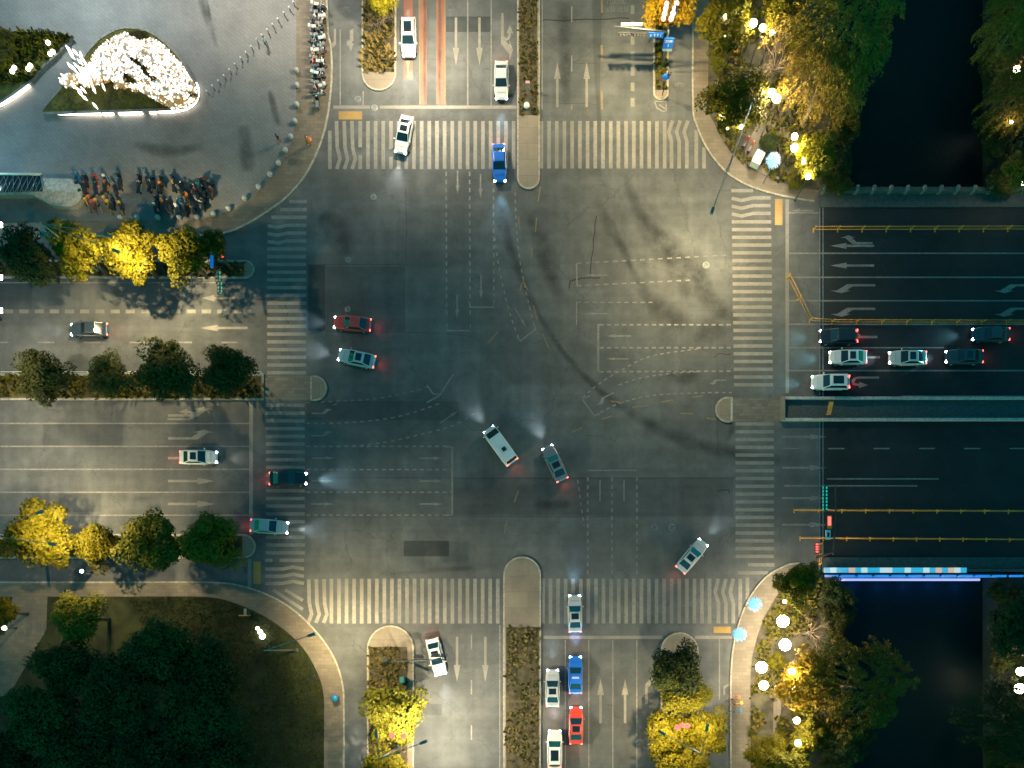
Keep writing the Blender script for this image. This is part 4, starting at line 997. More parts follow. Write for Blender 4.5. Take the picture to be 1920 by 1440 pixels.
for a in ((1470, 1098, .30, 'small lamp against the railing corner tree'), (1471, 1128, .2, 'small lamp just above the top large globe'), (1485, 1259, .36, 'small round lamp on the golden tree'), (1489, 1291, .26, 'small lamp below the golden tree lamp'), (1494, 1351, .36, 'small round lamp over the yellow green tree at lower right'), (1496, 1393, .34, 'lowest round lamp beside the yellow green tree'), (1437, 1420, .24, 'small lamp in the small yellow tree near the bottom edge'),
          (1914, 1259, .5, 'upper lamp of the pair on the far bank at lower right'), (1912, 1291, .6, 'lower lamp of the pair on the far bank at lower right')):
    globe_lamp(*a, z=(4.5 if a[0] > 1700 else 7.2) if a[2] > .3 else 3.4, mat='lamp_warm' if a[0] > 1700 else 'lamp_small')
for a in ((1413, 43, .40, 'left lamp of the twin garden lamps at the top'), (1430, 52, .36, 'right lamp of the twin garden lamps at the top'), (1448, 61, .26, 'single small lamp below the twin garden lamps'), (1360, 30, .16, 'tiny upper light on the top park tree'), (1361, 67, .14, 'tiny lower light on the top park tree'), (1447, 174, .42, 'bright upper half of the lamp pair over the path'), (1456, 185, .45, 'bright lower half of the lamp pair over the path'),
          (1490, 256, .34, 'lamp at the foot of the pale bare tree'), (1490, 277, .40, 'round lamp below the pale bare tree'), (1507, 302, .30, 'lamp on the left side of the bridge corner tree'), (1515, 331, .30, 'lamp at the lower edge of the bridge corner tree'), (1352, 217, .15, 'tiny light at the left rim of the big round park tree'), (1390, 238, .2, 'tiny light at the bottom of the big round park tree'), (1432, 172, .15, 'tiny light at the right rim of the big round park tree'), (1364, 241, .1, 'faintest light at the bottom of the big round park tree'),
          (1906, 131, .4, 'long hanging lamp on the far bank at upper right'), (1896, 229, .15, 'small dim lamp on the far bank'), (1919, 342, .35, 'warm lamp at the right edge above the bridge')):
    if a[2] > .2: globe_lamp(*a, z=(4.0 if a[0] > 1880 else 7.4) if a[2] > .3 else 5.5, mat='lamp_warm' if a[0] > 1880 else 'lamp_small')
    else: hanging_lamp(*a)
for k, (x, y) in enumerate(((90, 80), (99, 97), (94, 101), (27, 127), (23, 134), (57, 123), (53, 129))):
    globe_lamp(x, y, .26, ['planter spotlight nearest the top rim', 'right planter spotlight of the upper pair', 'left planter spotlight of the upper pair', 'upper planter spotlight of the leftmost pair', 'lower planter spotlight of the leftmost pair', 'upper planter spotlight of the middle pair', 'lower planter spotlight of the middle pair'][k], 1.0, 'lamp_tiny', 'planter spotlights', 'spotlight')
for k, (x, y, r, lab) in enumerate(((483, 1178, .22, 'top lamp of the curved white trio on the lawn'), (488, 1185, .3, 'middle lamp of the curved white trio on the lawn'), (492, 1193, .36, 'lowest lamp of the curved white trio on the lawn'), (153, 1071, .22, 'single white light on the cycle lane below the gold tree'), (128, 1165, .16, 'pale bluish light in the pale topped garden tree'), (8, 1177, .3, 'grey white lamp beside the small yellow tree'))):
    globe_lamp(x, y, r, lab, .8 if k < 3 else 2.4, 'lamp_tiny', 'small lawn lights')
def light_ball(px, py, label, r=.98, z=5.0):
    c = P(px, py, z); t = thing('light_ball', label, 'light ball', (c.x, c.y, .12), 0, 'blue balls of light rods')
    mb = MB()
    for _ in range(260):
        d = rdir(); mb.tube([Vector((0, 0, z - .12)) + d * r * .25, Vector((0, 0, z - .12)) + d * r * rnd.uniform(.8, 1.0)], [.03, .018], M['lamp_blue'] if rnd.random() < .75 else M['lamp_core'], 3, False)
    mb.build('light_rods', t)
    mb = MB(); mb.ball((0, 0, z - .12), r * .3, M['lamp_core'], 8); mb.build('core', t)
    mb = MB(); mb.tube([(0, 0, 0), (.1, 0, 1.6), (0, 0, z - .4)], [.07, .05, .04], M['metal'], 6); mb.build('post', t)
light_ball(1450, 301, 'blue light ball beside the white three-wheeler at upper right'); light_ball(1415, 1133, 'blue light ball at the end of the bottom right zebra stripes'); light_ball(1387, 1190, 'blue light ball beside the lower right stop line')

# bollards -----------------------------------------------------------------
proto = thing('light_bollard', '', 'bollard')
mb = MB(); mb.tube([(0, 0, 0), (0, 0, .8)], [.07, .055], M['metal'], 8); mb.build('post', proto)
mb = MB(); mb.lathe((0, 0, .8), [(.06, 0), (.11, .03), (.1, .12), (.02, .16)], M['white_sign'], 10); mb.build('cap', proto)
lst = [(387.5, 171), (398, 161), (409, 151.5), (419.5, 142), (430, 131), (440.5, 120.5), (451, 109), (461, 98.5), (471, 87.5), (481, 74), (491, 66), (501, 56), (511, 46), (521, 36), (532, 24), (542, 14), (550, 4)]
for i, (x, y) in enumerate(lst):
    o = proto if i == 0 else copy_tree(proto)
    c = P(x, y, .9); o.location = (c.x, c.y, .13); o['label'] = f'slim pale bollard, {ORD[i]} from the sculpture end of the slanting plaza row'; o['group'] = 'slim bollards slanting across the plaza'
proto = thing('stone_bollard', '', 'bollard')
mb = MB(); mb.lathe((0, 0, 0), [(.16, 0), (.2, .05), (.3, .2), (.33, .35), (.29, .52), (.17, .64), (.03, .68)], M['stone'], 14); mb.build('globe', proto)
mb = MB(); mb.lathe((0, 0, 0), [(.24, 0), (.24, .06), (.18, .09)], M['granite'], 12); mb.build('base', proto)
lst = [(558, 136.5), (558.5, 164), (558.5, 200), (554.5, 231), (547, 260), (537, 285), (524, 309), (508, 330.5), (487, 354), (461, 375), (431, 394), (403, 404.5), (372, 410), (339, 410.5), (299, 410.5), (260, 410.5), (229, 410.5)]
for i, (x, y) in enumerate(lst):
    o = proto if i == 0 else copy_tree(proto)
    o.location = (*G(x, y), .13); o['label'] = f'round stone bollard, {ORD[i]} from the scooter rank along the curved plaza edge'; o['group'] = 'stone bollards along the plaza edge'

# subway entrance ----------------------------------------------------------
c = P(40, 350); t = thing('subway_entrance', 'glass roofed subway entrance with a round pale plinth at the left edge', 'subway entrance', (c.x, c.y, .13))
loc = lambda q, z=0: (P(q[0], q[1], z).x - c.x, P(q[0], q[1], z).y - c.y, z)
mb = MB(); outl2 = [(-60, 336), (60, 334), (118, 336)] + [(128 + 27 * math.cos(R(a)), 362 + 26 * math.sin(R(a))) for a in range(-90, 91, 12)] + [(100, 386), (60, 366), (-60, 366)]
mb.prism([loc(q, .9)[:2] for q in outl2], 0, .9, M['stone'], M['granite']); mb.build('plinth', t)
mb = MB(); A = [loc(q, 3.2) for q in ((-60, 326), (78, 327), (82, 360), (-60, 364))]; mb.add(A, [(0, 1, 2, 3)], M['glass']); mb.build('glass_roof', t)
mb = MB(); mb.tube([loc((-60, 327), 3.3), loc((80, 328), 3.3)], .14, M['white_sign'], 6); mb.tube([loc((78, 327), 3.3), loc((84, 360), 3.3)], .12, M['metal'], 6)
for k in range(16):
    x = -55 + k * 9; mb.tube([loc((x, 328), 3.26), loc((x + 12 * math.sin(k * 2.1), 362), 3.26)], .035, M['metal'], 4); mb.tube([loc((x + 12, 328), 3.26), loc((x - 6, 362), 3.26)], .035, M['metal'], 4)
mb.build('roof_frame', t)
mb = MB()
for q in ((-40, 345), (20, 345), (70, 345)): mb.tube([loc(q, 0), loc(q, 3.2)], .1, M['metal'], 6)
mb.build('column', t)

# ================================================================ CYCLES
def make_scooter():
    t = thing('electric_scooter', '', 'scooter'); K = BIKEC['black']; F_ = M['chrome']
    mb = MB()
    sec = [(-.62, .16, .50, .78), (-.35, .17, .40, .76), (-.12, .15, .28, .60), (.05, .15, .24, .34), (.28, .14, .24, .34), (.40, .17, .26, .86), (.50, .13, .42, .92)]
    vs = []; fs = []
    for (x, w, z0_, z1_) in sec: vs += [(x, -w, z0_), (x, w, z0_), (x, w * .8, z1_), (x, -w * .8, z1_)]
    for i in range(len(sec) - 1):
        for k in range(4): fs.append((4 * i + k, 4 * i + (k + 1) % 4, 4 * i + 4 + (k + 1) % 4, 4 * i + 4 + k))
    fs += [(3, 2, 1, 0), tuple(4 * (len(sec) - 1) + k for k in range(4))]
    mb.add(vs, fs, BIKEC['teal']); mb.build('body', t)
    mb = MB(); mb.box((-.3, 0, .80), (.72, .30, .09), K, 0, .85); mb.build('seat', t)
    mb = MB(); mb.tube([(.42, 0, .85), (.36, 0, 1.02)], .03, K, 6); mb.tube([(.30, -.34, 1.03), (.38, -.16, 1.04), (.38, .16, 1.04), (.30, .34, 1.03)], .022, K, 6); mb.build('handlebar', t)
    for x in (-.55, .62):
        mb = MB(); n = 14
        mb.tube([(x + .2 * math.cos(k * 2 * math.pi / n), 0, .24 + .2 * math.sin(k * 2 * math.pi / n)) for k in range(n + 1)], .05, M['rubber'], 6, False); w = mb.build('wheel', t)
    mb = MB(); mb.ball((.56, 0, .82), .07, M['white_sign'], 6); mb.build('headlamp', t)
    mb = MB(); mb.box((-.74, 0, .86), (.30, .32, .26), K, 0, .9); mb.build('top_box', t)
    return t
def make_bicycle():
    t = thing('bicycle', '', 'bicycle'); Yl = BIKEC['yellow']; K = BIKEC['black']
    for x in (-.52, .54):
        mb = MB(); n = 16
        mb.tube([(x + .31 * math.cos(k * 2 * math.pi / n), 0, .33 + .31 * math.sin(k * 2 * math.pi / n)) for k in range(n + 1)], .025, M['rubber'], 5, False)
        for k in range(6): mb.tube([(x, 0, .33), (x + .3 * math.cos(k * 1.047), 0, .33 + .3 * math.sin(k * 1.047))], .006, M['chrome'], 3, False)
        mb.build('wheel', t)
    mb = MB()
    for a, b in (((-.52, 0, .33), (-.12, 0, .30)), ((-.12, 0, .30), (-.25, 0, .85)), ((-.12, 0, .30), (.42, 0, .72)), ((-.22, 0, .7), (.42, 0, .80)), ((-.52, 0, .33), (-.22, 0, .7)), ((.54, 0, .33), (.40, 0, .98))):
        mb.tube([a, b], .035, Yl, 6)
    for x in (-.52, .54):   # mudguards
        mb.tube([(x + .36 * math.cos(R(a)), 0, .33 + .36 * math.sin(R(a))) for a in (20, 60, 100, 140, 170)], .035, Yl, 4)
    mb.build('frame', t)
    mb = MB(); mb.box((-.27, 0, .90), (.28, .2, .08), K, 0, .7); mb.build('saddle', t)
    mb = MB(); mb.tube([(.28, -.29, 1.04), (.38, -.12, 1.0), (.38, .12, 1.0), (.28, .29, 1.04)], .02, K, 6); mb.build('handlebar', t)
    mb = MB(); mb.box((.62, 0, .84), (.30, .34, .24), BIKEC['orange'], 0, 1.15); mb.build('basket', t)
    return t
S0, B0 = make_scooter(), make_bicycle(); used = {'s': False, 'b': False}
def cycle(kind, px, py, ang, colr, label, group, z=.13, seat=None):
    proto = S0 if kind == 's' else B0
    rc = {'cycle_teal': BIKEC[colr]} if kind == 's' else {'cycle_yellow': BIKEC[colr], 'cycle_orange': BIKEC.get(seat or colr)}
    if seat and kind == 's': rc['cycle_black'] = BIKEC[seat]
    o = copy_tree(proto, None, rc); o.location = (*G(px, py), z); o.rotation_euler = (0, 0, R(ang)); o['label'] = label; o['group'] = group
    if kind == 's': o.scale = (1.05, 1.35, 1.0)
    return o
cl = ['black', 'black', 'navy', 'white', 'pink', 'black', 'yellow', 'navy', 'teal', 'black', 'teal', 'white', 'grey', 'yellow', 'black', 'red', 'black', 'blue', 'navy', 'black', 'yellow', 'pink', 'white', 'black']
ys = [16, 22, 30, 37, 44, 50, 57, 63, 71, 79, 86, 93, 100, 107, 115, 121, 129, 137, 144, 151, 161, 168, 178, 196]
for i, (k, y) in enumerate(zip(cl, ys)):
    lab = f'{k} scooter, {ORD[i]} from the top of the rank at the kerb' if i < 23 else 'single black scooter at the lower end of the kerb rank'
    cycle('s', 598 + rnd.uniform(-3, 3) + (i > 10) * 1.5, y + 2, 180 * (i % 2) + rnd.uniform(-16, 16) if i < 23 else 95, k, lab, 'scooters ranked along the kerb', .14, ['white', None, 'grey'][i % 3])
row = [(150, 340, 'blue', 's'), (154, 354, 'navy', 's'), (167, 344, 'black', 's'), (166, 357, 'red', 's'), (184, 342, 'red', 's'), (187, 358, 'pink', 's'), (203, 341, 'white', 's'), (204, 354, 'orange', 's'), (220, 356, 'grey', 's'), (229, 350, 'blue', 's'), (229, 340, 'black', 's'),
       (266, 342, 'black', 's'), (266, 355, 'white', 's'), (280, 340, 'grey', 's'), (286, 353, 'white', 's'), (291, 345, 'navy', 's'), (304, 355, 'orange', 's'), (309, 344, 'black', 's'), (330, 342, 'navy', 's'), (331, 353, 'yellow', 's')]
for i, (x, y, k, kd) in enumerate(row):
    cycle(kd, x, y, 105 + rnd.uniform(-14, 14), k, f'{k} scooter in the upper plaza rank, {ORD[i]} from the subway end', 'scooters in the upper plaza rank')
row = [(170, 390, 'b', 'yellow'), (178, 384, 'b', 'orange'), (183, 394, 'b', 'red'), (191, 390, 'b', 'yellow'), (205, 386, 'b', 'yellow'), (211, 394, 'b', 'yellow'), (217, 386, 's', 'black'), (229, 386, 's', 'navy'), (233, 396, 'b', 'yellow'), (299, 383, 's', 'black'), (296, 393, 's', 'white'), (312, 388, 's', 'orange'), (322, 390, 's', 'black')]
for i, (x, y, kd, k) in enumerate(row):
    cycle(kd, x, y, 108 + rnd.uniform(-14, 14), k, f'{k} {"bicycle" if kd == "b" else "scooter"} in the lower plaza rank, {ORD[i]} from the subway end', 'cycles in the lower plaza rank')
row = [(342, 362, 'grey'), (346, 384, 'blue'), (352, 353, 'black'), (336, 396, 'white'), (350, 398, 'navy'), (356, 376, 'orange'), (360, 388, 'yellow'), (367, 360, 'pink'), (373, 368, 'red'), (377, 378, 'white'), (381, 350, 'black'), (378, 356, 'teal'), (388, 348, 'navy'), (394, 344, 'red'), (396, 354, 'teal'), (399, 366, 'orange'), (386, 364, 'black'), (384, 388, 'black'), (366, 396, 'navy')]
for i, (x, y, k) in enumerate(row):
    cycle('s', x, y, 120 + rnd.uniform(-35, 35), k, f'{k} scooter in the loose cluster right of the painted ranks, {ORD[i]} counting rightwards', 'scooters clustered beyond the painted ranks')
for i, (x, y, k, a) in enumerate(((1373, 1309, 'orange', 20), (1378, 1319, 'yellow', 15), (1377, 1333, 'blue', 10))):
    cycle('b', x, y, a, k, f'{k} bicycle parked on the lower right pavement beside the island trees', 'bicycles on the lower right pavement')
cycle('s', 1397, 272, 60, 'red', 'red scooter parked under the big round park tree', 'scooters by the upper right pavement'); cycle('s', 1406, 281, 60, 'orange', 'orange scooter beside the white three-wheeler', 'scooters by the upper right pavement')
for o in (S0, B0):
    for ch in list(o.children): bpy.data.objects.remove(ch)
    bpy.data.objects.remove(o)
# delivery three-wheeler
c = P(1424, 291, 1.5); t = thing('three_wheeler', 'white roofed delivery three-wheeler under the park trees', 'three-wheeler', (c.x, c.y, .13), R(62))
mb = MB(); mb.box((-.35, 0, 1.0), (1.7, 1.1, 1.1), BIKEC['white'], 0, .97); mb.build('cargo_box', t)
mb = MB(); mb.box((.95, 0, .75), (.7, .95, .7), BIKEC['navy'], 0, .8); mb.tube([(1.0, -.35, 1.2), (1.0, .35, 1.2)], .03, M['black'], 6); mb.build('cab', t)
for (x, y) in ((-.7, .5), (-.7, -.5), (1.25, 0)):
    mb = MB(); mb.tube([(x, y - .07, .28), (x, y + .07, .28)], .28, M['rubber'], 14); mb.build('wheel', t)

# ================================================================ CARS
def make_car(paintmat, roof='glass', Ln=4.65, Wd=1.82, Ht=1.46, kind='sedan'):
    t = thing('car', '', 'car'); hw = Wd / 2; hl = Ln / 2
    # body shell: stations (x, half width, sill z, belt z)
    if kind == 'van':
        st = [(-hl, .80, .45, .95), (-hl + .08, .95, .3, 1.02), (-hl * .5, 1, .22, 1.05), (hl * .35, 1, .22, 1.05), (hl * .75, .97, .24, .98), (hl - .12, .86, .3, .85), (hl, .66, .42, .7)]
        cab = dict(b0=-hl + .05, b1=hl * .80, t0=-hl + .25, t1=hl * .42, belt=1.03, wt=.84)
    elif kind == 'suv':
        st = [(-hl, .78, .45, .92), (-hl + .1, .93, .3, 1.0), (-hl * .55, 1, .24, 1.0), (hl * .3, 1, .24, .98), (hl * .62, .97, .26, .94), (hl - .14, .85, .32, .84), (hl, .62, .42, .7)]
        cab = dict(b0=-hl + .12, b1=hl * .42, t0=-hl + .5, t1=hl * .12, belt=.98, wt=.76)
    else:
        st = [(-hl, .72, .45, .86), (-hl + .12, .90, .3, .95), (-hl * .6, 1, .2, .95), (hl * .25, 1, .2, .92), (hl * .6, .96, .22, .86), (hl - .16, .83, .3, .74), (hl, .56, .42, .62)]
        cab = dict(b0=-hl * .80, b1=hl * .40, t0=-hl * .45, t1=hl * .06, belt=.92, wt=.74)
    mb = MB(); vs, fs = [], []; n = 8
    for (x, w, zs_, zb) in st:
        y = hw * w
        vs += [(x, -y * .94, zs_), (x, -y, zs_ + (zb - zs_) * .45), (x, -y * .96, zb - .07), (x, -y * .80, zb), (x, y * .80, zb), (x, y * .96, zb - .07), (x, y, zs_ + (zb - zs_) * .45), (x, y * .94, zs_)]
    for i in range(len(st) - 1):
        for k in range(n): fs.append((n * i + k, n * i + (k + 1) % n, n * i + n + (k + 1) % n, n * i + n + k))
    fs += [tuple(range(n - 1, -1, -1)), tuple(n * (len(st) - 1) + k for k in range(n))]
    mb.add(vs, fs, paintmat, False)
    # greenhouse shell
    yb, yt = hw * .86, hw * cab['wt']; zb, zt = cab['belt'] - .03, Ht
    b0, b1, t0, t1 = cab['b0'], cab['b1'], cab['t0'], cab['t1']
    C_ = [(b0, -yb, zb), (b1, -yb, zb), (b1, yb, zb), (b0, yb, zb), (t0, -yt, zt - .03), (t1, -yt, zt - .03), (t1, yt, zt - .03), (t0, yt, zt - .03), (t0 + .15, -yt * .85, zt), (t1 - .12, -yt * .85, zt), (t1 - .12, yt * .85, zt), (t0 + .15, yt * .85, zt)]
    mb.add(C_, [(0, 1, 5, 4), (1, 2, 6, 5), (2, 3, 7, 6), (3, 0, 4, 7), (4, 5, 9, 8), (5, 6, 10, 9), (6, 7, 11, 10), (7, 4, 8, 11), (8, 9, 10, 11)], paintmat)
    for s_ in (-1, 1):     # wheel arches and door seams
        for x in (-hl * .60, hl * .62): mb.box((x, s_ * hw * .985, .42), (.76, .03, .36), M['black'])
        for x in (b0 * .35 + b1 * .65, b0 * .65 + b1 * .35): mb.box((x, s_ * hw * 1.0, .6), (.015, .014, .5), M['black'])
    if kind == 'van':
        for x in (-hl * .55, -hl * .15, hl * .2): mb.box((x, 0, zt + .015), (.06, yt * 1.5, .03), paintmat)
        mb.box((-hl * .35, 0, zt + .03), (.5, .5, .07), M['dark_metal'])
    mb.box((b1 + (hl - b1) * .45, 0, st[-3][3] + .004), (.02, hw * 1.3, .012), M['black'])
    body = mb.build('body', t)
    def quad(name, a, b, c_, d, inset, off):
        a, b, c_, d = map(Vector, (a, b, c_, d)); ce = (a + b + c_ + d) / 4; nn = (b - a).cross(d - a).normalized()
        if nn.dot(ce - Vector((ce.x * .3, 0, .9))) < 0: nn = -nn
        q = [ce + (v - ce) * inset + nn * off for v in (a, b, c_, d)]; q2 = [v - nn * (off + .02) for v in q]
        m_ = MB(); m_.add(q + q2, [(0, 1, 2, 3), (0, 4, 5, 1), (1, 5, 6, 2), (2, 6, 7, 3), (3, 7, 4, 0)], M['glass']); return m_.build(name, t)
    quad('windscreen', C_[1], C_[2], C_[6], C_[5], .92, .012); quad('rear_window', C_[3], C_[0], C_[4], C_[7], .88, .012)
    quad('side_window', C_[0], C_[1], C_[5], C_[4], .86, .012); quad('side_window', C_[2], C_[3], C_[7], C_[6], .86, .012)
    if roof == 'glass': 
        m_ = MB(); m_.box(((t0 + t1) / 2 + .05, 0, zt + .004), ((t1 - t0) * .62, yt * 1.35, .02), M['glass']); m_.build('sunroof', t)
    if roof == 'bar':
        m_ = MB(); m_.box(((t0 + t1) / 2 + .1, 0, zt + .07), (.26, yt * 1.3, .14), M['led_blue']); m_.build('light_bar', t)
    for s_ in (-1, 1):
        m_ = MB(); m_.box((hl - .17, s_ * hw * .64, st[-2][3] - .08), (.26, .34, .15), M['head'], s_ * -.35, .75); m_.build('headlight', t)
        m_ = MB(); m_.box((-hl + .05, s_ * hw * .66, .80 if kind == 'sedan' else .92), (.12, .40, .15), M['tail'], s_ * .2, .85); m_.build('tail_light', t)
        m_ = MB(); m_.box((b1 - .12, s_ * (hw + .09), .98), (.12, .2, .13), paintmat, 0, .85); m_.build('mirror', t)
        for x in (-hl * .60, hl * .62):
            m_ = MB(); m_.tube([(x, s_ * (hw - .2), .32), (x, s_ * (hw + .005), .32)], .32, M['rubber'], 18); w = m_.build('wheel', t)
            m_ = MB(); m_.tube([(x, s_ * (hw - .02), .32), (x, s_ * (hw + .012), .32)], .2, M['chrome'], 12); m_.build('rim', w)
    m_ = MB(); m_.box((hl + .0, 0, .50), (.05, .9, .16), M['black']); m_.build('grille', t)
    m_ = MB(); m_.box((-hl - .005, 0, .62), (.03, .42, .13), M['blue_sign']); m_.build('number_plate', t)
    return t
KINDS = {}
def car(px, py, ang, colr, label, kind='sedan', roof='plain', beam=90, group='vehicles on the road', tint=(.72, .88, 1.0), scale=1.0, warm_tail=0, z=.004):
    key = (kind, roof)
    dims = dict(sedan=(4.65, 1.82, 1.45), suv=(4.7, 1.9, 1.68), van=(5.2, 1.95, 1.95))[kind]
    if key not in KINDS:
        o = make_car(CARC['white'], roof, *dims, kind); KINDS[key] = o
        rc = {'car_white': CARC[colr]}
        for ch in o.children:
            for sl in ch.material_slots:
                if sl.material == CARC['white']: sl.link = 'OBJECT'; sl.material = CARC[colr]
    else:
        src = KINDS[key]
        o = src.copy(); col.objects.link(o)
        for ch in src.children:
            if ch.type == 'LIGHT': continue
            c = ch.copy(); col.objects.link(c); c.parent = o
            for gch in ch.children:
                d = gch.copy(); col.objects.link(d); d.parent = c
            for sl in c.material_slots:
                if sl.material and sl.material.name.startswith('car_'): sl.link = 'OBJECT'; sl.material = CARC[colr]
    o.name = {'sedan': 'car', 'suv': 'car', 'van': 'van'}[kind]; o['category'] = o.name.split('.')[0]
    c = P(px, py, .8); o.location = (c.x, c.y, z); o.rotation_euler = (0, 0, R(ang)); o['label'] = label; o['group'] = group
    if beam:
        l = lamp('headlight_beam', 'SPOT', (dims[0] / 2 + .12, 0, .72), beam * 4.2, tint, o, (R(90 - 5), 0, R(-90)), .3, 58, 1.0)
        l2 = lamp('tail_glow', 'SPOT', (-dims[0] / 2 - .12, 0, .85), 34 + warm_tail, (1.0, .09, .06), o, (R(62), 0, R(90)), .2, 130, 1.0)
    return o
q = 'cars waiting at the bridge stop line'
car(1572, 630, 180, 'black', 'black car waiting by the yellow fence at the bridge stop line', 'suv', 'plain', 90, q, (.35, .85, 1))
car(1590, 669, 180, 'white', 'front white car with dark sunroof, in the middle bridge lane', 'sedan', 'glass', 130, q, (.35, .85, 1))
car(1702, 670, 180, 'pearl', 'white car with pink glow, behind the front white car', 'sedan', 'glass', 130, q, (.45, .85, 1))
car(1557, 716, 180, 'white', 'white car with long dark roof beside the bridge median trough', 'suv', 'glass', 100, q, (.35, .85, 1))
car(1808, 668, 180, 'dark', 'dark car with bright blue white lamps, last in the middle bridge lane', 'sedan', 'glass', 200, q, (.35, .8, 1))
car(1858, 626, 180, 'dark', 'dark car in the fence side bridge lane near the right edge', 'sedan', 'plain', 160, q, (.35, .8, 1))
q = 'vehicles turning from the bottom road to the left'
car(1080, 1360, 90, 'red', 'red car with black roof in the bottom turning lanes', 'sedan', 'glass', 120, q)
car(1040, 1404, 90, 'white', 'white car beside the grassy median at the bottom edge', 'suv', 'glass', 120, q)
car(1079, 1265, 90, 'blue', 'bright blue car just ahead of the red car', 'sedan', 'bar', 260, q, (.10, .42, 1.0))
car(1036, 1290, 90, 'silver', 'silver car ahead of the white car, beside the blue one', 'sedan', 'glass', 120, q)
car(1078, 1150, 91, 'silver', 'silver car crossing the bottom zebra stripes ahead of the blue car', 'sedan', 'glass', 150, q, (.35, .68, 1.0))
car(1040, 868, 115, 'grey', 'grey car on the outer turning path right of the white van', 'sedan', 'glass', 170, q)
car(660, 606, 175, 'red', 'red car about to leave over the left zebra stripes', 'sedan', 'plain', 150, q)
car(938, 835, 126, 'white', 'white van on the inner turning path below the crossing centre', 'van', 'plain', 170, q)
car(668, 671, 168, 'silver', 'silver car on the inner path near the half-round concrete nose', 'sedan', 'glass', 150, q)
car(166, 617, 180, 'dark', 'dark car driving away at far left between lane dashes', 'sedan', 'plain', 70, 'vehicles on the left road')
car(372, 857, 0, 'white', 'white car on the straight arrow of the third left approach lane', 'sedan', 'glass', 60, 'vehicles on the left road', (1, .96, .88))
car(540, 897, 0, 'black', 'black car crossing the left zebra stripes toward the bridge', 'sedan', 'plain', 190, 'vehicles on the left road', (.5, .8, 1))
car(505, 987, -4, 'silver', 'silver car leaving the tree island over the lower left zebra stripes', 'sedan', 'plain', 150, 'vehicles turning right at lower left', (.75, .9, 1))
car(818, 1232, -76, 'white', 'white car beside the lower left signal arm', 'sedan', 'glass', 190, 'vehicles turning right at lower left', (.85, .93, 1))
car(1298, 1042, 50, 'silver', 'silver car turning right toward the bridge', 'sedan', 'glass', 120, 'vehicles turning right at lower right')
car(766, 70, -90, 'white', 'white car in the red bus lane at the top', 'suv', 'glass', 160, 'vehicles coming from the top road', (.95, .97, 1))
car(757, 252, -102, 'white', 'white car on the upper zebra stripes turning right', 'sedan', 'glass', 170, 'vehicles coming from the top road', (.95, .97, 1))
car(940, 150, -90, 'silver', 'silver car in the turning lane next to the long top median', 'sedan', 'plain', 160, 'vehicles coming from the top road', (.5, .8, 1))
car(936, 305, -88, 'blue', 'blue car leaving the upper zebra stripes beside the median tip', 'sedan', 'plain', 180, 'vehicles coming from the top road', (.3, .7, 1))

# ================================================================ PEOPLE
def person(px, py, ang, top, legs, label, bag=None, stride=.22):
    t = thing('person', label, 'person', (*G(px, py), .13), R(ang))
    V = [(0, 0, .95), (0, .02, 1.12), (0, .02, 1.34), (0, .02, 1.47), (0, .05, 1.57), (0, .05, 1.70)]
    Rr = [(.15, .11), (.15, .10), (.17, .11), (.055, .055), (.085, .10), (.07, .085)]
    E = [(0, 1), (1, 2), (2, 3), (3, 4), (4, 5)]
    for s in (-1, 1):
        b = len(V)
        V += [(s * .10, 0, .90), (s * .10, s * stride * .5 + .04, .50), (s * .10, s * stride, .09), (s * .11, s * stride + .16, .04)]
        Rr += [(.09, .09), (.06, .065), (.042, .05), (.04, .03)]; E += [(0, b), (b, b + 1), (b + 1, b + 2), (b + 2, b + 3)]
        b = len(V)
        V += [(s * .19, .02, 1.38), (s * .24, -s * stride * .4, 1.12), (s * .22, -s * stride * .8 + .08, .88), (s * .22, -s * stride * .8 + .12, .81)]
        Rr += [(.06, .06), (.045, .045), (.03, .032), (.038, .02)]; E += [(2, b), (b, b + 1), (b + 1, b + 2), (b + 2, b + 3)]
        h = b + 3
        for k in range(4):
            f = len(V); x0 = s * .22 + (k - 1.5) * .004; y0 = -s * stride * .8 + .10 + k * .018; l = (.07, .085, .08, .062)[k]
            V += [(x0, y0 + .01, .80 - l * .5), (x0 - s * .012, y0 + .02, .80 - l)]; Rr += [(.009, .009), (.008, .008)]; E += [(h, f), (f, f + 1)]
        f = len(V); V += [(s * .215, -s * stride * .8 + .165, .82), (s * .205, -s * stride * .8 + .175, .785)]; Rr += [(.01, .01), (.009, .009)]; E += [(b + 2, f), (f, f + 1)]
    f = len(V); V += [(0, .155, 1.60)]; Rr += [(.014, .018)]; E += [(4, f)]       # nose
    me = bpy.data.meshes.new('body_skeleton'); me.from_pydata(V, E, [])
    ob = bpy.data.objects.new('body_tmp', me); col.objects.link(ob)
    ob.modifiers.new('s', 'SKIN'); ob.modifiers.new('u', 'SUBSURF').levels = 1
    for i, r in enumerate(Rr): me.skin_vertices[0].data[i].radius = r
    me.skin_vertices[0].data[0].use_root = True
    bpy.context.view_layer.update()
    m2 = bpy.data.meshes.new_from_object(ob.evaluated_get(bpy.context.evaluated_depsgraph_get())); bpy.data.objects.remove(ob)
    m2.materials.clear()
    for m in (M['skin'], top, legs, M['black']): m2.materials.append(m)
    for p in m2.polygons:
        z = p.center.z; x = abs(p.center.x); p.use_smooth = True
        p.material_index = 3 if z < .10 else (2 if z < .93 and x < .2 else (1 if z < 1.48 and not (x > .19 and z < .9) else 0))
    b = bpy.data.objects.new('body', m2); col.objects.link(b); b.parent = t
    mb = MB(); mb.ball((0, .03, 1.665), .108, M['hair'], 8, .95); mb.build('hair', t)
    for s in (-1, 1):
        mb = MB(); mb.ball((s * .034, .148, 1.625), .012, M['black'], 5); mb.build('eye', t)
    return t
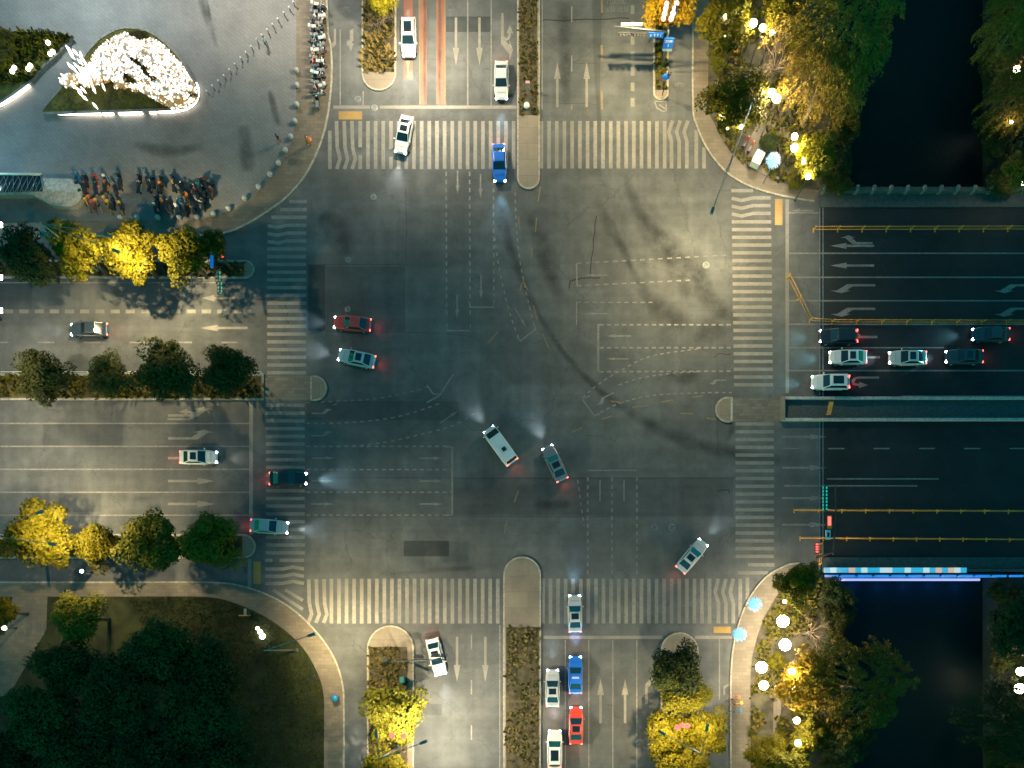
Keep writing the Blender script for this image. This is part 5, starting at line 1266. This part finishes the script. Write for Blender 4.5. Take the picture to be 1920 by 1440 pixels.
person(502, 88, 210, BIKEC['white'], BIKEC['navy'], 'person in pale top walking across the plaza beside the slim bollards')
person(526, 268, 160, BIKEC['black'], BIKEC['red'], 'person in dark top and red trousers inside the curved stone bollards')
person(581, 272, 100, BIKEC['white'], BIKEC['grey'], 'person in white top on the curved pavement holding an orange umbrella')
c = P(578, 262, 2.0); t = thing('umbrella', 'orange umbrella held by the person in white on the curved pavement', 'umbrella', (c.x, c.y, .9))
mb = MB(); mb.lathe((0, 0, 1.1), [(.02, .16), (.2, .13), (.38, .03), (.46, -.08)][::-1], BIKEC['orange'], 12); mb.build('canopy', t)
mb = MB(); mb.tube([(0, 0, 0), (0, 0, 1.25)], .012, M['chrome'], 5); mb.build('stick', t)

# ================================================================ FENCES, SIGNALS, SIGNS, LAMPS
def fence(pts, label, spacing=45, panel=True, h=1.05, skip=()):
    a = G(*pts[0]); t = thing('road_fence', label, 'fence', (*a, .003), 0, 'yellow road fences on the bridge')
    W = [Vector((G(*p)[0] - a[0], G(*p)[1] - a[1], 0)) for p in pts]; mb = MB(); bars = MB()
    for i in range(len(W) - 1):
        d = W[i + 1] - W[i]; L_ = d.length; n = max(1, round(L_ * PXM / spacing)); u = d / L_; r = math.atan2(u.y, u.x)
        for k in range(n + (1 if i == len(W) - 2 else 0)):
            p = W[i] + u * (L_ * k / n)
            m_ = MB(); m_.tube([(p.x, p.y, 0), (p.x, p.y, h + .12)], .05, M['yellow_fence'], 8); m_.box((p.x, p.y, .04), (.14, .55, .08), M['yellow_fence'], r); m_.build('post', t)
        for z in (.22, h - .05): bars.tube([W[i] + Vector((0, 0, z)), W[i + 1] + Vector((0, 0, z))], .032, M['yellow_fence'], 5)
        nb = int(L_ / .28)
        for k in range(nb):
            p = W[i] + u * (L_ * (k + .5) / nb); bars.tube([(p.x, p.y, .22), (p.x, p.y, h - .05)], .014, M['yellow_fence'], 4, False)
    bars.build('bars', t)
fence([(1525, 432), (1980, 431)], 'yellow fence along the upper lanes of the bridge')
fence([(1477, 520), (1518, 602), (1560, 605), (1980, 606)], 'yellow fence with a slanting end beside the waiting black car')
fence([(1489, 958), (1980, 960)], 'yellow fence along the lower lanes of the bridge, nearer the middle')
fence([(1500, 1010), (1980, 1013)], 'yellow fence beside the blue lit railing')
fence([(1535, 1058), (1537, 1020)], 'short yellow fence crossing the end of the lower cycle lane', 20)
def railing(pts, label, mat='metal', h=.9):
    a = G(*pts[0]); t = thing('guard_rail', label, 'railing', (*a, .15), 0, 'pale railings along the left median')
    W = [Vector((G(*p)[0] - a[0], G(*p)[1] - a[1], 0)) for p in pts]
    for z in (.35, h):
        mb = MB(); mb.tube([w + Vector((0, 0, z)) for w in W], .03, M[mat], 5); mb.build('rail', t)
    L_ = (W[-1] - W[0]).length; n = int(L_ / 3); mb = MB()
    for k in range(n + 1):
        p = W[0] + (W[-1] - W[0]) * (k / n); mb.tube([p, p + Vector((0, 0, h + .05))], .035, M[mat], 5)
    mb.build('posts_and_feet', t)
railing([(-60, 702), (494, 702)], 'pale railing on the upper edge of the median of four dark trees', 'white_sign')
# bridge parapets
c = P(1700, 362); t = thing('bridge_parapet', 'grey stone parapet with posts on the upper side of the bridge', 'parapet', (c.x, c.y, 0)); x0 = G(1535, 0)[0] - c.x; x1 = G(2300, 0)[0] - c.x
mb = MB(); mb.box(((x0 + x1) / 2, 0, .42), (x1 - x0, .32, .84), M['dark_stone']); mb.box(((x0 + x1) / 2, 0, .9), (x1 - x0, .5, .12), M['dark_stone']); mb.build('wall', t)
for k in range(26):
    mb = MB(); x = x0 + .3 + k * 2.07; mb.box((x, 0, .72), (.34, .56, 1.44), M['granite'], 0, .9); mb.ball((x, 0, 1.5), .15, M['granite'], 6); mb.build('baluster_post', t)
mb = MB(); mb.box(((x0 + x1) / 2, -1.0, .08), (x1 - x0, 1.6, .14), M['dark_stone']); mb.build('walkway', t)
c = P(1700, 1066); t = thing('bridge_parapet', 'bridge railing lit in cyan and blue above the canal', 'parapet', (c.x, c.y, 0)); x0 = G(1541, 0)[0] - c.x
mb = MB(); mb.box(((x0 + x1) / 2, -.25, .35), (x1 - x0, .3, .7), M['dark_stone']); mb.box(((x0 + x1) / 2, .7, .08), (x1 - x0, 1.4, .14), M['dark_stone']); mb.build('wall', t)
pal = ['led_cyan', 'led_pale', 'led_cyan', 'led_cyan', 'led_peach', 'led_cyan', 'led_pale', 'led_cyan', 'led_cyan', 'led_pale', 'led_pale', 'led_cyan', 'led_cyan', 'led_pale', 'led_cyan', 'led_cyan', 'led_pale', 'led_cyan', 'led_peach', 'led_cyan', 'led_peach', 'led_pale', 'led_cyan']
x = x0
for k, m in enumerate(pal):
    w = (G(1806, 0)[0] - c.x - x0) / len(pal); mb = MB(); mb.box((x + w / 2, -.28, .80), (w - .02, .62, .20), M[m]); mb.build('lit_handrail', t); x += w
for k in range(26):
    mb = MB(); xx = x0 + 1.0 + k * 2.1; V = [(xx - .75, -.62, .25), (xx + .75, -.62, .25), (xx + .95, -.95, -.05), (xx - .55, -.95, -.05)]
    mb.box((xx + .1, -.95, .15), (1.62, .24, .5), M['led_blue']); mb.build('light_panel', t)
mb = MB(); mb.box(((x0 + x1) / 2, -.98, -.45), (x1 - x0, .2, .5), M['led_deep']); mb.build('lower_band', t)
mb = MB(); mb.tube([(x0 + .3, -1.35, -.55), (x0 + 20.0, -1.35, -.55)], .16, M['led_lavender'], 6); mb.build('light_tube', t)
for k in range(6): lamp('rail_glow', 'POINT', (x0 + 2 + 3.4 * k, -1.9, -1.3), 60, (.02, .22, 1.0), t, size=.5)

def disc(mb, p, d, r, mat, n=10):
    d = Vector(d).normalized(); mb.tube([Vector(p) - d * .05, Vector(p) + d * .03], r, mat, n)
def signal_head(t, p, face, mats, rot=0, lens=.13, horiz=True, pitch=.36):
    """housing with lenses as one part, each lens a sub-part"""
    f = Vector(face).normalized(); side = Vector((-f.y, f.x, 0)); n = len(mats); mb = MB()
    ang = math.atan2(f.y, f.x) - math.pi / 2
    if horiz: mb.box(p, (pitch * n + .1, .2, .42), M['black'], ang)
    else: mb.box(p, (.42, .2, pitch * n + .1), M['black'], ang)
    h = mb.build('signal_head', t)
    for k, m in enumerate(mats):
        o_ = (k - (n - 1) / 2) * pitch
        q = Vector(p) + (side * o_ if horiz else Vector((0, 0, -o_))) + f * .11
        m_ = MB(); disc(m_, q, f, lens, M[m]); m_.build('lens', h)
        m_ = MB(); m_.box(q + f * .12 + Vector((0, 0, lens + .03)), (lens * 2.2, .24, .03), M['black'], ang); m_.build('visor', h)
# upper right gantry: base photo (1241,186)
b = P(1241, 128); t = thing('signal_gantry', 'signal gantry with blue signs over the upper right lanes', 'traffic signal', (b.x, b.y, .14))
mb = MB(); mb.tube([(0, 0, 0), (0, 0, 6.4)], [.17, .12], M['metal'], 10); mb.tube([(0, 0, 6.0), (-2.5, .12, 6.3), (-6.4, .35, 6.5)], [.11, .09, .06], M['metal'], 8); mb.build('mast', t)
mb = MB(); mb.box((-4.4, .38, 6.75), (2.5, .12, .42), M['white_sign']); mb.build('equipment_board', t)
signal_head(t, (-5.1, -.1, 5.9), (0, -1, 0), ['black', 'black', 'sig_green', 'black']); signal_head(t, (-3.4, -.15, 5.85), (0, -1, 0), ['sig_green', 'black', 'black', 'black'])
mb = MB(); mb.box((-1.45, -.15, 5.75), (1.75, .1, .75), M['blue_sign'], -.04)
for k, (x, r_) in enumerate(((-2.05, .15), (-1.6, .1), (-1.25, .1), (-.9, .1))): mb.box((x, -.215, 5.75), (r_, .02, .34), M['white_sign'], -.04); mb.box((x, -.215, 5.9), (r_ * 2, .02, .09), M['white_sign'], -.04)
mb.build('lane_sign', t)
mb = MB(); mb.box((.15, -.5, 4.9), (1.15, .12, 1.7), M['blue_sign']); mb.box((.15, -.5, 3.85), (1.15, .12, .42), M['white_sign'])
mb.box((.15, -.57, 5.35), (.85, .02, .09), M['white_sign']); mb.box((.15, -.57, 5.1), (.8, .02, .07), M['white_sign']); mb.box((.15, -.57, 4.6), (.12, .02, .4), M['white_sign']); mb.build('direction_sign', t)
# sign faces above are vertical; the round cycle sign stands nearer
b = P(1242, 178); t = thing('cycle_sign', 'round blue sign on its own post in the narrow island', 'road sign', (b.x, b.y, .14))
mb = MB(); mb.tube([(0, 0, 0), (0, 0, 3.6)], .06, M['dark_metal'], 8); mb.build('post', t)
mb = MB(); disc(mb, (0, -.08, 3.3), (0, -1, .25), .42, M['blue_sign'], 18); mb.box((0, -.16, 3.3), (.08, .02, .4), M['white_sign']); mb.build('sign_disc', t)
signal_head(t, (.35, -.02, 3.9), (0, -1, 0), ['sig_red', 'black'], horiz=False, pitch=.28, lens=.11)
# red signals above the orange tree
b = P(1243, 72); t = thing('traffic_signal', 'tall post with two glowing red signals over the orange tree', 'traffic signal', (b.x, b.y, .14))
p = P(1256, 26, 10.5); v = Vector((p.x - b.x, p.y - b.y, 10.4))
mb = MB(); mb.tube([(0, 0, 0), (0, 0, 10.2), (v.x, v.y, 10.4)], [.13, .1, .07], M['dark_metal'], 8); mb.tube([v + Vector((-.8, 0, 0)), v + Vector((.8, 0, 0))], .05, M['dark_metal'], 6); mb.build('post', t)
for (x0_, y0_, x1_, y1_) in ((1243, 39, 1249, 11), (1257, 40, 1268, 10)):
    A, B = P(x0_, y0_, 10.6), P(x1_, y1_, 10.6); q = (A + B) / 2 - b
    mb = MB(); mb.box((q.x, q.y, 10.5), (.5, (B - A).length, .3), M['black'], math.atan2(B.y - A.y, B.x - A.x) - math.pi / 2); h = mb.build('signal_head', t)
    for k in range(4):
        q = A + (B - A) * (k / 3) - b; mb = MB(); mb.ball((q.x, q.y, 10.8), .27, M['sig_pink'], 6); mb.build('red_lens', h)
lamp('signal_glow', 'POINT', (v.x, v.y, 11.6), 110, (1, .12, .1), t, size=.5)
# upper left signal
b = P(388, 506); t = thing('traffic_signal', 'signal arm with green lenses and one red head by the gold trees', 'traffic signal', (b.x, b.y, .14))
mb = MB(); mb.tube([(0, 0, 0), (0, 0, 6.4)], [.15, .11], M['dark_metal'], 8); mb.tube([(0, .6, 5.9), (.5, -1.6, 6.2), (.95, -4.6, 6.3)], [.1, .09, .06], M['dark_metal'], 8); mb.build('mast', t)
for (px, py, ms) in ((408, 521, ['sig_green'] * 3), (411, 541, ['sig_green'] * 3)):
    p = P(px, py, 6.0); signal_head(t, (p.x - b.x, p.y - b.y, 6.0), (1, 0, 0), ms, pitch=.46, lens=.24)
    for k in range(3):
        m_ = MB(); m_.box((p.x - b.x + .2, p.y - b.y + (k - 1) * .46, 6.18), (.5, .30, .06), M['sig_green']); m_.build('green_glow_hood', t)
p = P(415, 477, 5.0); mb = MB(); mb.box((p.x - b.x, p.y - b.y, 4.8), (.4, 1.0, .5), M['black']); h = mb.build('pedestrian_head', t)
for k in (-.28, .25):
    m_ = MB(); m_.ball((p.x - b.x + .1, p.y - b.y + k, 5.1), .24, M['sig_red'], 6); m_.build('red_lens', h)
mb = MB(); p = P(398, 490, 6); mb.box((p.x - b.x, p.y - b.y, 6.0), (.25, 1.6, .4), M['blue_sign']); mb.build('street_sign', t)
# lower left signal over the island
b = P(757, 1238); t = thing('traffic_signal', 'thin signal arm reaching from the round nosed island at lower left', 'traffic signal', (b.x, b.y, .14))
mb = MB(); mb.tube([(0, 0, 0), (-.1, 0, 6.6)], [.15, .11], M['dark_metal'], 8); mb.tube([(-1.2, .1, 6.4), (0, 0, 6.5), (3.0, .1, 6.6), (6.2, .2, 6.7)], [.08, .1, .08, .06], M['dark_metal'], 8); mb.build('mast', t)
signal_head(t, (3.0, .45, 6.8), (0, 1, 0), ['black'] * 3); signal_head(t, (5.2, .55, 6.9), (0, 1, 0), ['black'] * 4)
mb = MB(); mb.box((-.9, .2, 6.7), (.6, .4, .35), M['dark_metal']); mb.build('camera_box', t)
b = P(757, 1274); t = thing('signal_cabinet', 'teal roadside cabinet in the brown grass at lower left', 'cabinet', (b.x, b.y, .18))
mb = MB(); mb.box((0, 0, .6), (.55, .7, 1.2), plain('cabinet_teal', (.01, .16, .16), .5)); mb.build('housing', t); mb = MB(); mb.box((0, -.36, .6), (.4, .03, .9), M['dark_metal']); mb.build('door', t)
# right signal at the bridge
b = P(1531, 1046); t = thing('traffic_signal', 'signal arm with green lenses over the lower bridge lanes', 'traffic signal', (b.x, b.y, .1))
mb = MB(); mb.tube([(0, 0, 0), (0, 0, 6.3)], [.16, .12], M['dark_metal'], 8); mb.tube([(0, -.3, 6.1), (.3, 4, 6.2), (.25, 8.0, 6.2)], [.1, .09, .06], M['dark_metal'], 8); mb.build('mast', t)
for (py, n) in ((925, 4), (948, 3)):
    p = P(1549, py, 6.1); signal_head(t, (p.x - b.x, p.y - b.y, 6.0), (-1, 0, 0), ['sig_green'] * n, pitch=.42, lens=.2)
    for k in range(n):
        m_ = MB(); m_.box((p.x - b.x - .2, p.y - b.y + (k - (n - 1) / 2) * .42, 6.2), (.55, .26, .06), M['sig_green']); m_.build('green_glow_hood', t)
p = P(1555, 979, 5.8); mb = MB(); mb.box((p.x - b.x, p.y - b.y, 5.8), (.5, 1.5, .2), M['orange']); mb.box((p.x - b.x - .05, p.y - b.y + .1, 5.92), (.32, 1.0, .03), M['sig_red']); mb.build('orange_sign', t)
p = P(1552, 1003, 5.8); mb = MB(); mb.box((p.x - b.x, p.y - b.y, 5.8), (.55, 1.1, .2), M['white_sign']); mb.box((p.x - b.x, p.y - b.y, 5.92), (.25, .5, .03), M['dark_metal']); mb.build('white_sign', t)
p = P(1531, 1028, 4.2); mb = MB(); mb.box((p.x - b.x, p.y - b.y, 4.2), (.45, 1.3, .2), M['black']); h = mb.build('countdown_panel', t)
for k in range(4):
    m_ = MB(); m_.box((p.x - b.x, p.y - b.y - .45 + k * .3, 4.33), (.3, .16, .03), M['sig_red']); m_.build('red_digit', h)
b = P(1557, 765, 1.6); t = thing('warning_sign', 'orange panel sign standing in the bridge median trough', 'road sign', (b.x, b.y, .04))
mb = MB(); mb.tube([(0, -.4, 0), (0, -.4, 1.5)], .04, M['metal'], 6); mb.tube([(0, .4, 0), (0, .4, 1.5)], .04, M['metal'], 6); mb.build('legs', t)
mb = MB(); V = [(-.35, -.72, 1.2), (.2, -.72, 1.2), (.35, .72, 1.75), (-.2, .72, 1.75)]; mb.add(V + [(v[0], v[1], v[2] - .06) for v in V], [(0, 1, 2, 3), (7, 6, 5, 4), (0, 4, 5, 1), (1, 5, 6, 2), (2, 6, 7, 3), (3, 7, 4, 0)], M['orange']); mb.build('panel', t)
# small signs in the top median
b = P(990, 172); t = thing('hazard_sign', 'red and white striped hazard marker on the top median', 'road sign', (b.x, b.y, .18))
mb = MB(); mb.tube([(0, 0, 0), (0, 0, 1.6)], .04, M['metal'], 6); mb.build('post', t)
mb = MB(); mb.box((0, -.05, 1.3), (.5, .28, .8), M['white_sign'])
for k in range(3): mb.box((0, -.2, 1.05 + k * .25), (.5, .02, .1), BIKEC['red'])
mb.box((0, -.05, 1.72), (.44, .28, .05), M['pink_sign']); mb.build('board', t)
b = P(988, 206); t = thing('reflector_disc', 'pale round reflector lying low on the top median', 'reflector', (b.x, b.y, .18))
mb = MB(); disc(mb, (0, 0, .7), (0, -.4, 1), .36, M['white_sign'], 14); mb.build('disc', t); mb = MB(); mb.tube([(0, 0, 0), (0, 0, .7)], .04, M['metal'], 6); mb.build('post', t)
b = P(463, 1153); t = thing('garden_sign', 'small orange topped T-shaped sign on the lower left lawn', 'sign', (b.x, b.y, .12))
mb = MB(); mb.box((0, .35, .5), (.3, .8, .08), M['stone']); mb.tube([(0, 0, 0), (0, .1, .5)], .06, M['stone'], 6); mb.build('post', t); mb = MB(); mb.box((0, -.1, .6), (1.5, .12, .12), M['orange']); mb.build('bar', t)
b = P(632, 1308); t = thing('litter_bin', 'dark blue litter bin on the lower left pavement', 'litter bin', (b.x, b.y, .13))
mb = MB(); mb.lathe((0, 0, 0), [(.3, 0), (.38, .9), (.36, 1.0)], BIKEC['navy'], 14); mb.build('barrel', t); mb = MB(); mb.lathe((0, 0, 1.0), [(.42, 0), (.42, .08), (.1, .22)], BIKEC['blue'], 14); mb.build('lid', t)
for (x, y, lab) in ((1345, 171, 'grey utility box on the upper right pavement edge'), (1376, 97, 'orange topped box under the upper park trees')):
    b = P(x, y); t = thing('utility_box', lab, 'utility box', (b.x, b.y, .12)); mb = MB(); mb.box((0, 0, .5), (.9, .6, 1.0), M['dark_metal'] if x < 1350 else M['orange'], 0, .95); mb.build('housing', t); mb = MB(); mb.box((0, 0, 1.04), (.98, .68, .08), M['metal']); mb.build('lid', t)
# light gantry at the left edge
b = P(2, 510); t = thing('light_gantry', 'overhead gantry with bluish white lamps at the left edge', 'gantry', (b.x, b.y, .1))
mb = MB()
for py in (418, 600): p = P(2, py); mb.tube([(0, p.y - b.y, 0), (0, p.y - b.y, 6)], .16, M['dark_metal'], 8)
p, q = P(2, 418), P(2, 600); mb.tube([(0, p.y - b.y, 6), (0, q.y - b.y, 6)], .14, M['dark_metal'], 8); mb.build('frame', t)
for py in (421, 427, 519, 525, 581, 587):
    p = P(4, py, 6); mb = MB(); mb.box((p.x - b.x, p.y - b.y, 6.2), (.42, .2, .16), M['lamp_tiny']); mb.build('lamp_unit', t)
b = P(84, 440, 5); t = thing('cctv_post', 'post with a pale teal camera dome beside the dark tree at left', 'camera post', (b.x, b.y, .13))
mb = MB(); mb.tube([(0, 0, 0), (0, 0, 5)], .07, M['dark_metal'], 6); mb.build('post', t); mb = MB(); mb.ball((0, 0, 5.1), .42, plain('dome_teal', (.1, .35, .36), .4), 8); mb.build('dome', t)

# street lamps
def street_lamp(px, py, heads, label, h=10.5, power=7000, color=(1, .80, .48), heads_lit=True, angle=152, blend=.6, tilt=0, beacons=()):
    """px, py: photo pixel of the foot; heads: photo pixels of the lamp heads"""
    b = P(px, py); t = thing('street_lamp', label, 'street lamp', (b.x, b.y, .13), 0, 'street lamps')
    mb = MB(); mb.tube([(0, 0, 0), (0, 0, h * .5), (0, 0, h)], [.14, .11, .08], M['metal'], 10); mb.lathe((0, 0, 0), [(.24, 0), (.24, .3), (.15, .5)], M['metal'], 10); mb.build('post', t)
    for hd in heads:
        p = P(hd[0], hd[1], h + .3); v = Vector((p.x - b.x, p.y - b.y, 0)); u = v.normalized(); r = math.atan2(u.y, u.x)
        mb = MB(); mb.tube([(0, 0, h - .4), tuple(v * .5 + Vector((0, 0, h + .15))), tuple(v + Vector((0, 0, h + .3)))], [.06, .05, .04], M['metal'], 6); mb.build('arm', t)
        mb = MB(); mb.box(v + u * .25 + Vector((0, 0, h + .33)), (.9, .34, .14), M['metal'], r, .8); hh = mb.build('lamp_head', t)
        mb = MB(); mb.box(v + u * .25 + Vector((0, 0, h + .245)), (.6, .24, .02), M['lamp_warm'], r); mb.build('lamp_glass', hh)
        pw = hd[2] if len(hd) > 2 else power
        lamp('street_light', 'SPOT', v + u * .25 + Vector((0, 0, h + .2)), pw, color, t, (0, R(-tilt), r), .18, angle, blend)
    for (x, y) in beacons:
        p = P(x, y, h + .6); mb = MB(); mb.ball((p.x - b.x, p.y - b.y, h + .5), .3, M['sig_red'], 7); mb.build('red_beacon', t)
    return t
WARM = (1, .78, .42); MID = (1, .84, .58); COOL = (.86, .95, 1.0)
street_lamp(558, 1219, [(580, 1192, 12000)], 'single arm street lamp on the lower left lawn edge with its shadow on the pavement', 12, color=WARM, tilt=26, angle=132)
street_lamp(748, 1400, [(706, 1381, 3500), (790, 1393, 16000)], 'double arm street lamp above the bushy tree on the lower left island', 12, color=MID, tilt=14, beacons=((735, 1379), (757, 1380)))
street_lamp(1284, 1392, [(1245, 1376, 5600), (1325, 1368, 3800)], 'double arm street lamp above the gold trees of the bottom island', 12, color=WARM, beacons=((1270, 1364), (1279, 1360), (1289, 1361)))
street_lamp(186, 508, [(200, 442, 3500), (214, 470, 10500)], 'double arm street lamp above the middle gold tree by the plaza', 12, color=WARM)
street_lamp(84, 1026, [(95, 1020, 5000), (72, 962, 6500)], 'double arm street lamp above the bright gold tree at lower left', 12, color=WARM)
street_lamp(-70, 727, [(-66, 640, 3300), (-66, 822, 4800)], 'added unseen double arm street lamp on the left median beyond the picture edge', 12, color=MID)  # unseen lamp, added to brighten the left lanes
street_lamp(1240, -20, [(1185, -10, 8500), (1268, 14, 4500)], 'double arm street lamp above the orange tree at the top', 12, color=WARM)
street_lamp(711, -20, [(690, -20, 4500), (775, -10, 14000)], 'double arm street lamp above the reed island at the top', 12, color=MID)
street_lamp(1364, 320, [(1337, 392, 14500)], 'long armed street lamp on the curved upper right pavement', 13, color=WARM, tilt=14)
# plaza flood lights on tall masts beyond the top edge
def flood(px, py, label, power, color, h=16):
    b = P(px, py); t = thing('flood_mast', label, 'flood light', (b.x, b.y, .13), 0, 'flood light masts of the plaza')
    mb = MB(); mb.tube([(0, 0, 0), (0, 0, h)], [.2, .12], M['metal'], 10); mb.build('mast', t)
    mb = MB(); mb.box((0, -.2, h), (1.6, .5, .4), M['metal']); mb.build('lamp_box', t)
    lamp('flood_light', 'SPOT', (0, -.5, h - .3), power, color, t, (R(18), 0, 0), .4, 160, .7)
flood(150, -50, 'cool white flood light mast above the sculpture at the top edge', 8600, (.92, 1.0, .98))
flood(470, -60, 'warm white flood light mast near the scooter rank at the top edge', 10500, (1.0, .84, .66))
flood(-60, 300, 'bluish flood light mast by the subway entrance at the left edge', 3000, (.55, .85, 1.0), 12)

# ================================================================ CAMERA, SKY, SUN
cam = bpy.data.cameras.new('camera'); co = bpy.data.objects.new('camera', cam); col.objects.link(co); sc.camera = co
co.location = (CX, CY, CAMH); co.rotation_euler = (0, 0, 0)
cam.sensor_width = 36; cam.lens = 36 * CAMH / 128.0
cam.shift_x = -CX / 128.0; cam.shift_y = -CY / 128.0
cam.clip_end = 3000
w = bpy.data.worlds.new('World'); sc.world = w; w.use_nodes = True; nt = w.node_tree; bg = nt.nodes['Background']
sky = nt.nodes.new('ShaderNodeTexSky'); sky.sky_type = 'NISHITA'; sky.sun_disc = False
EL, AZ = R(4), R(200); sky.sun_elevation = EL; sky.sun_rotation = AZ
nt.links.new(mixc(nt, 1.0, sky.outputs[0], (0.02, 0.86, 1.02), 'MULTIPLY'), bg.inputs['Color']); bg.inputs['Strength'].default_value = 0.15
sl = bpy.data.lights.new('moonlight', 'SUN'); sl.energy = 0.02; sl.angle = R(.5); sl.color = (1, .95, .88)
so = bpy.data.objects.new('moonlight', sl); col.objects.link(so); so.rotation_euler = (R(60), 0, R(200))
sc.view_settings.view_transform = 'Standard'; sc.view_settings.look = 'None'; sc.view_settings.gamma = 1; sc.view_settings.exposure = 1.15
sc.render.engine = 'CYCLES'
cy = sc.cycles; cy.use_denoising = True
try: cy.denoiser = 'OPENIMAGEDENOISE'
except Exception: pass
cy.max_bounces = 4; cy.diffuse_bounces = 2; cy.glossy_bounces = 2; cy.transparent_max_bounces = 6; cy.sample_clamp_indirect = 4
cy.caustics_reflective = False; cy.caustics_refractive = False; cy.use_light_tree = True
